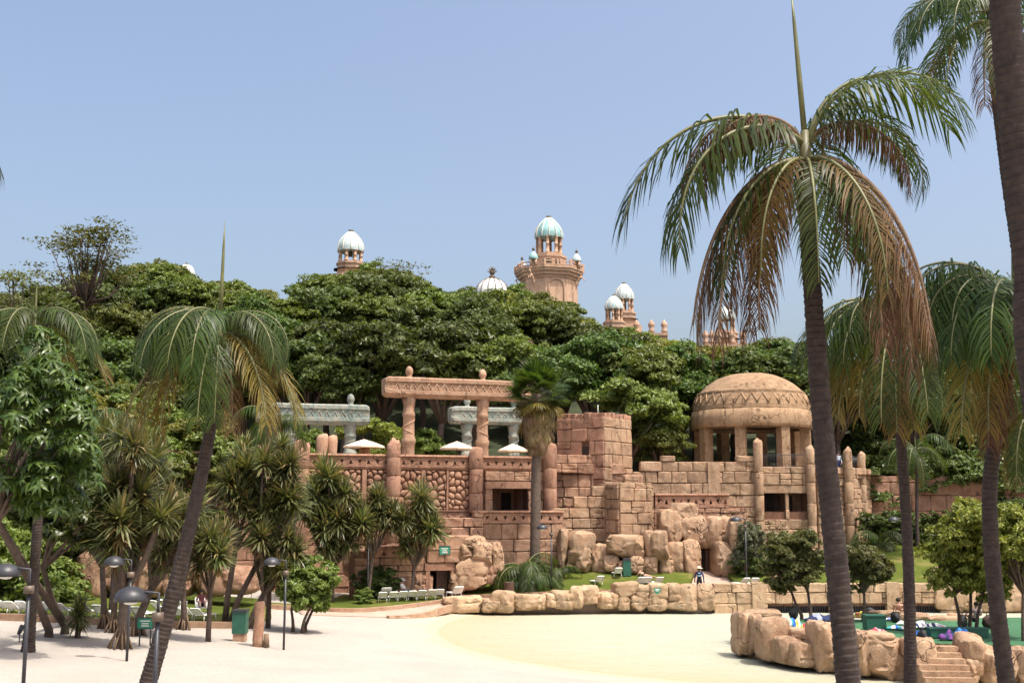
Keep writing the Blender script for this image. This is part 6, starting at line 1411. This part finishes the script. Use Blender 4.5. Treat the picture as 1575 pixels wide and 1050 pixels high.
# towels, bags
def cloth(label, px, py, w, d, cols, seed, hgt=.16, z=IZ):
    p_ = atz(px, py, z + .03); rn = random.Random(seed); n_ = 14; vs = []; fs = []; mi = []
    for j in range(n_):
        for i in range(n_):
            u, v = i / (n_ - 1) - .5, j / (n_ - 1) - .5; e = 1 - (2 * max(abs(u), abs(v))) ** 3
            vs.append((u * w + .08 * noise.noise(Vector((u * 4, v * 4, seed))), v * d + .08 * noise.noise(Vector((u * 4, v * 4, seed + 9))), .05 + max(0, hgt * (.4 + .8 * noise.noise(Vector((u * 3.2, v * 3.2, seed * 2))))) * max(0, e)))
    m_ = [plain('cloth', c, .9, 8, .12, .2) for c in cols]; mb = MB()
    for j in range(n_ - 1):
        for i in range(n_ - 1): fs.append((j * n_ + i, j * n_ + i + 1, (j + 1) * n_ + i + 1, (j + 1) * n_ + i)); mi.append((i * len(cols) * 2 // (n_ - 1)) % len(cols))
    mb.v = vs; mb.f = fs; mb.mi = mi; mb.sm = [True] * len(fs); o = mb.build('towel', m_, None, (p_.x, p_.y, z), rn.uniform(-.6, .6)); tag(o, label, 'towel')
    so_ = o.modifiers.new('thick', 'SOLIDIFY'); so_.thickness = .03; so_.offset = 1
NV, WH, PK, BL, TQ, YE, BK, RD, PU = (.02, .03, .09), (.72, .70, .66), (.62, .30, .32), (.03, .12, .45), (.06, .36, .42), (.60, .52, .10), (.012, .012, .014), (.55, .03, .07), (.16, .05, .22)
for a in [('maroon patterned towel over the left island boulders', 1177, 948, 1.1, .7, [(.2, .04, .07), NV, (.3, .12, .14)], 1, .2), ('turquoise and blue towel at the left rim of the island', 1182, 953, .6, .4, [TQ, BL], 2, .15), ('yellow, white and blue striped towel heap', 1223, 965, .75, .6, [YE, WH, TQ, BL], 3, .5), ('yellow-green cloth beside the striped towel heap', 1238, 967, .4, .4, [(.4, .5, .05), RD], 4, .3),
          ('navy and white patterned blanket behind the olive tree', 1265, 954, 1.6, 1.0, [NV, (.3, .33, .42), NV], 5, .4), ('pink towel next to the green planter box', 1350, 974, .7, .5, [RD, PK], 6, .35), ('blue and white beach towel near the black bag', 1368, 953, .9, .6, [BL, WH, (.3, .32, .6)], 7, .35), ('turquoise striped towel on the carpet', 1380, 967, .9, .5, [TQ, WH, BL], 8, .15), ('white towel on the carpet beside the palm trunk', 1390, 960, .6, .5, [WH, (.5, .55, .45)], 18, .2),
          ('large black and white patterned blanket', 1424, 964, 1.7, 1.2, [WH, NV, WH, (.35, .36, .4), WH, NV], 9, .3), ('pale pink patterned towel beside the large blanket', 1448, 969, .9, .7, [PK, WH, (.6, .45, .45)], 10, .2), ('bright blue towel behind the palm trunk', 1412, 977, .8, .5, [BL], 11, .35), ('purple cloth on the bench', 1456, 983, .6, .45, [PU, NV], 12, .5), ('bright blue towel rolled on the bench', 1478, 983, .8, .45, [BL, (.03, .2, .55)], 13, .55), ('yellow and orange towel behind the green planter box', 1322, 950, .6, .5, [YE, (.6, .25, .1)], 14, .4), ('colourful clothes heap beside the planter box', 1349, 950, .6, .5, [RD, YE, PK], 15, .35)]: cloth(*a)
def bag(label, px, py, s, col, seed):
    p_ = atz(px, py, IZ); t = thing('bag', label, 'bag', tuple(p_), seed); m_ = plain('bag_fabric', col, .7, 6, .2, .3)
    bm = bmesh.new(); bmesh.ops.create_icosphere(bm, subdivisions=3, radius=1)
    for v in bm.verts: v.co = Vector((v.co.x * .62, v.co.y * .4, max(-.55, v.co.z * .62) + .55)) * s * (1 + .18 * noise.noise(v.co * 2 + Vector((seed, 0, 0))))
    me = bpy.data.meshes.new('bag_body'); bm.to_mesh(me); bm.free(); me.materials.append(m_); [setattr(q, 'use_smooth', True) for q in me.polygons]; link('bag_body', me, t)
    mb = MB(); mb.tube([(-.25 * s, 0, s * .95), (-.15 * s, 0, s * 1.45), (.15 * s, 0, s * 1.45), (.25 * s, 0, s * .95)], .02, 6); mb.build('strap', m_, t)
for a in [('black rucksack with its strap up behind the striped towel heap', 1221, 952, .5, BK, 1), ('black round bag beside the blue and white towel', 1377, 957, .42, BK, 2), ('dark bag behind the planter box', 1340, 951, .45, (.03, .03, .03), 3), ('black bag hanging at the foot of the yellow-green tree', 1481, 966, .5, BK, 4), ('small black bag at the island edge beside the palm trunk', 1419, 986, .4, BK, 5), ('dark brown bag between the yellow-green tree stems', 1522, 966, .5, (.05, .025, .02), 6), ('small dark bag near the pink towel', 1357, 962, .3, (.03, .03, .03), 7)]: bag(*a)
# people
SK = plain('skin', (.46, .27, .19), .6, 5, .08, 0); SKD = plain('skin_dark', (.13, .07, .045), .6, 5, .1, 0)
def cl(name, c): return plain(name, c, .85, 6, .1, .1)
def person(label, loc, rz, J, segs, mats, hat=None, hair=None, scale=1.0, tilt=(0, 0)):
    """J: joint -> (x,y,z,r); segs: list of (a,b,material index); one continuous skinned body"""
    names = list(J); me = bpy.data.meshes.new('body'); me.from_pydata([J[n_][:3] for n_ in names], [(names.index(a), names.index(b_)) for a, b_, _ in segs], [])
    ob = bpy.data.objects.new('body', me); C.objects.link(ob); sk = ob.modifiers.new('skin', 'SKIN'); sk.use_smooth_shade = True
    for i, n_ in enumerate(names):
        r_ = J[n_][3]; me.skin_vertices[0].data[i].radius = (r_, r_ * (.72 if n_ in ('chest', 'waist', 'pelvis') else 1)); me.skin_vertices[0].data[i].use_root = n_ == 'pelvis'
    sb = ob.modifiers.new('sub', 'SUBSURF'); sb.levels = 2; sb.render_levels = 2
    dg = bpy.context.evaluated_depsgraph_get(); m2 = bpy.data.meshes.new_from_object(ob.evaluated_get(dg)); bpy.data.objects.remove(ob)
    m2.materials.clear()
    for m_ in mats: m2.materials.append(m_)
    SG_ = [(Vector(J[a][:3]), Vector(J[b_][:3]), k) for a, b_, k in segs]
    for p_ in m2.polygons:
        best = (9, 0)
        for a, b_, k in SG_:
            d = b_ - a; u = max(0, min(1, (p_.center - a).dot(d) / max(1e-9, d.length_squared))); dd = (a + d * u - p_.center).length
            if dd < best[0]: best = (dd, k)
        p_.material_index = best[1]; p_.use_smooth = True
    t = thing('person', label, 'person', loc, rz); t.scale = (scale,) * 3; m2.name = 'body'; link('body', m2, t)
    hd = Vector(J['head'][:3])
    if hat:
        mb = MB(); mb.lathe([(.26, -.01), (.27, .0), (.13, .03), (.115, .12), (.06, .15), (.01, .15)], 18, tuple(hd + Vector((0, 0, .06)))); mb.build('hat', hat, t)
    if hair:
        mb = MB(); mb.lathe([(.112, -.02), (.118, .05), (.09, .12), (.01, .145)], 14, tuple(hd + Vector((0, .015, .0)))); mb.build('hair', hair, t)
    return t
def fingers(J, segs, side, w, d, k):
    """five short finger chains on the wrist"""
    for i in range(5):
        n_ = f'{side}f{i}'; sp_ = (i - 2) * .018; J[n_] = (w[0] + d[0] * (.1 if i else .05) + sp_ * (1 if i else 2.2), w[1] + d[1] * .1 - .01 * (i == 0), w[2] + d[2] * (.1 - .012 * abs(i - 2)), .009); segs.append((side + 'hand', n_, k))
def stand(walk=0.0):
    J = {'pelvis': (0, 0, .95, .15), 'waist': (0, 0, 1.08, .135), 'chest': (0, .01, 1.32, .165), 'neck': (0, .01, 1.49, .06), 'head': (0, -.01, 1.62, .1), 'top': (0, 0, 1.72, .075)}
    segs = [('pelvis', 'waist', 1), ('waist', 'chest', 0), ('chest', 'neck', 0), ('neck', 'head', 2), ('head', 'top', 2)]
    for s, n_ in ((-1, 'l'), (1, 'r')):
        J[n_ + 'sh'] = (.19 * s, .01, 1.42, .07); J[n_ + 'el'] = (.27 * s, .04 - .05 * s * walk, 1.14, .05); J[n_ + 'wr'] = (.29 * s, -.04 - .12 * s * walk, .90, .036); J[n_ + 'hand'] = (.29 * s, -.06 - .13 * s * walk, .84, .035)
        J[n_ + 'hip'] = (.1 * s, 0, .88, .105); J[n_ + 'kn'] = (.115 * s, -.03 + .1 * s * walk, .5, .07); J[n_ + 'an'] = (.12 * s, .03 + .16 * s * walk, .1, .05); J[n_ + 'toe'] = (.13 * s, -.13 + .16 * s * walk, .035, .04)
        segs += [('chest', n_ + 'sh', 0), (n_ + 'sh', n_ + 'el', 0), (n_ + 'el', n_ + 'wr', 0), (n_ + 'wr', n_ + 'hand', 2), ('pelvis', n_ + 'hip', 1), (n_ + 'hip', n_ + 'kn', 1), (n_ + 'kn', n_ + 'an', 1), (n_ + 'an', n_ + 'toe', 3)]
        fingers(J, segs, n_, J[n_ + 'hand'], (0, 0, -1), 2)
    J['nose'] = (0, -.115, 1.61, .018); segs.append(('head', 'nose', 2))
    return J, segs
navy = cl('navy_cloth', (.015, .025, .11)); black = cl('black_cloth', (.014, .014, .018)); white = cl('white_cloth', (.72, .72, .70)); straw = cl('straw', (.60, .50, .34)); teal = cl('teal_cloth', (.02, .30, .38)); hairm = cl('dark_hair', (.015, .01, .008)); pale = cl('pale_cloth', (.55, .60, .68))
J, sg = stand(.8); px, Y = 1070, 75.6; x = gx(px, Y)
pg = person('person in navy uniform with reflective bands and straw hat walking to the cave', (x, Y, upper(x, Y) + .02), R(172), J, sg, [navy, black, SKD, black], straw, hairm)
hv = plain('reflective_band', (.35, .55, .60), .4, 6, .05, 0)
mb = MB(); mb.lathe([(.185, 1.17), (.19, 1.2), (.185, 1.23)], 18); mb.v = [(a, b_ * .78 + .005, c) for a, b_, c in mb.v]; mb.build('reflective_band', hv, pg)
mb = MB(); mb.box(-.07, .07, .135, .15, 1.34, 1.43); mb.build('back_patch', hv, pg)
for s in (-1, 1): mb = MB(); mb.lathe([(.066, .3), (.068, .33), (.066, .36)], 12, (.118 * s, .05 * s * .8 - .0, 0)); mb.build('trouser_band', hv, pg)
# sunbather lying face down, propped on elbows
J = {'pelvis': (0, 0, .13, .14), 'waist': (0, .16, .15, .13), 'chest': (0, .4, .24, .16), 'neck': (0, .56, .36, .06), 'head': (0, .66, .46, .1), 'top': (0, .7, .55, .075), 'nose': (0, .77, .45, .018)}
sg = [('pelvis', 'waist', 1), ('waist', 'chest', 0), ('chest', 'neck', 0), ('neck', 'head', 0), ('head', 'top', 0), ('head', 'nose', 0)]
for s, n_ in ((-1, 'l'), (1, 'r')):
    J.update({n_ + 'sh': (.19 * s, .48, .28, .065), n_ + 'el': (.24 * s, .6, .06, .048), n_ + 'wr': (.12 * s, .8, .05, .035), n_ + 'hand': (.08 * s, .86, .045, .033), n_ + 'hip': (.11 * s, -.08, .12, .11), n_ + 'kn': (.17 * s, -.5, .075, .068), n_ + 'an': (.24 * s, -.92, .06, .045), n_ + 'toe': (.26 * s, -1.06, .03, .035)})
    sg += [('chest', n_ + 'sh', 0), (n_ + 'sh', n_ + 'el', 0), (n_ + 'el', n_ + 'wr', 0), (n_ + 'wr', n_ + 'hand', 0), ('pelvis', n_ + 'hip', 1), (n_ + 'hip', n_ + 'kn', 0), (n_ + 'kn', n_ + 'an', 0), (n_ + 'an', n_ + 'toe', 0)]
    fingers(J, sg, n_, J[n_ + 'hand'], (0, 1, 0), 0)
x, Y = gx(988, 79.3), 79.3
person('bare-backed person in black shorts lying prone on blue towel on the lawn', (x, Y, mound(x, Y) + .03), R(28), J, sg, [SK, black], None, cl('brown_hair', (.09, .05, .03)))
cloth('light blue towel under the lying sunbather', 985, 882, 1.0, 1.7, [(.25, .55, .68), (.55, .68, .72)], 31, .03, mound(x, Y) + .0)
# seated figures: same joints, different clothes
def seated(label, loc, rz, mats, hat, hair, lean=.25):
    J = {'pelvis': (0, 0, .12, .15), 'waist': (0, .06, .26, .135), 'chest': (0, .06 + lean, .5, .16), 'neck': (0, .06 + lean, .67, .06), 'head': (0, .03 + lean, .8, .1), 'top': (0, .04 + lean, .9, .075), 'nose': (0, -.08 + lean, .79, .018)}
    sg = [('pelvis', 'waist', 1), ('waist', 'chest', 0), ('chest', 'neck', 0), ('neck', 'head', 2), ('head', 'top', 2), ('head', 'nose', 2)]
    for s, n_ in ((-1, 'l'), (1, 'r')):
        J.update({n_ + 'sh': (.19 * s, .06 + lean, .6, .066), n_ + 'el': (.27 * s, -.02 + lean * .6, .34, .048), n_ + 'wr': (.16 * s, -.22, .32, .035), n_ + 'hand': (.13 * s, -.28, .32, .034), n_ + 'hip': (.1 * s, -.06, .11, .11), n_ + 'kn': (.15 * s, -.42, .36, .07), n_ + 'an': (.13 * s, -.72, .1, .05), n_ + 'toe': (.13 * s, -.9, .1, .04)})
        sg += [('chest', n_ + 'sh', 0), (n_ + 'sh', n_ + 'el', 0), (n_ + 'el', n_ + 'wr', 2), (n_ + 'wr', n_ + 'hand', 2), ('pelvis', n_ + 'hip', 1), (n_ + 'hip', n_ + 'kn', 1), (n_ + 'kn', n_ + 'an', 2), (n_ + 'an', n_ + 'toe', 2)]
        fingers(J, sg, n_, J[n_ + 'hand'], (0, -1, 0), 2)
    return person(label, loc, rz, J, sg, mats, hat, hair)
p_ = at(621, 908, 75.4); lz = upper(p_.x, 75.4) + .12
lounger(p_.x, 75.4, lz, R(75), 'white lounger carrying the seated reader by the hedge', None, 1.05)
seated('person in white hat and teal trousers sitting on a lounger', (p_.x + .15, 75.35, lz + .33), R(75), [white, teal, SK], white, hairm)
p_ = atz(1501, 966, IZ); seated('person in pale pink top sitting on the far rim of the island', (p_.x, p_.y, IZ + .25), R(190), [cl('pink_top', (.62, .42, .42)), black, SK], None, hairm, .1)
p_ = atz(1383, 950, IZ); seated('bare-shouldered person sitting behind the black round bag', (p_.x, p_.y, IZ + .05), R(160), [SK, black, SK], None, hairm, .12)
J, sg = stand(.2); x, Y = gx(1287, 92.4), 92.4
person('person in pale shirt standing behind the railing beside the palm trunk', (x, Y, 9.3), R(20), J, sg, [pale, navy, SK, black], None, hairm)
p_ = at(311, 905, 62); seated('person in dark clothes sitting in the shade behind the screw pines', (p_.x, 62, beach(p_.x, 62) + .45), R(20), [cl('maroon_top', (.16, .04, .05)), black, SK], None, hairm, .1)
lounger(p_.x, 62.1, beach(p_.x, 62) + .16, R(20), 'white lounger under the person sitting in the shade', None)
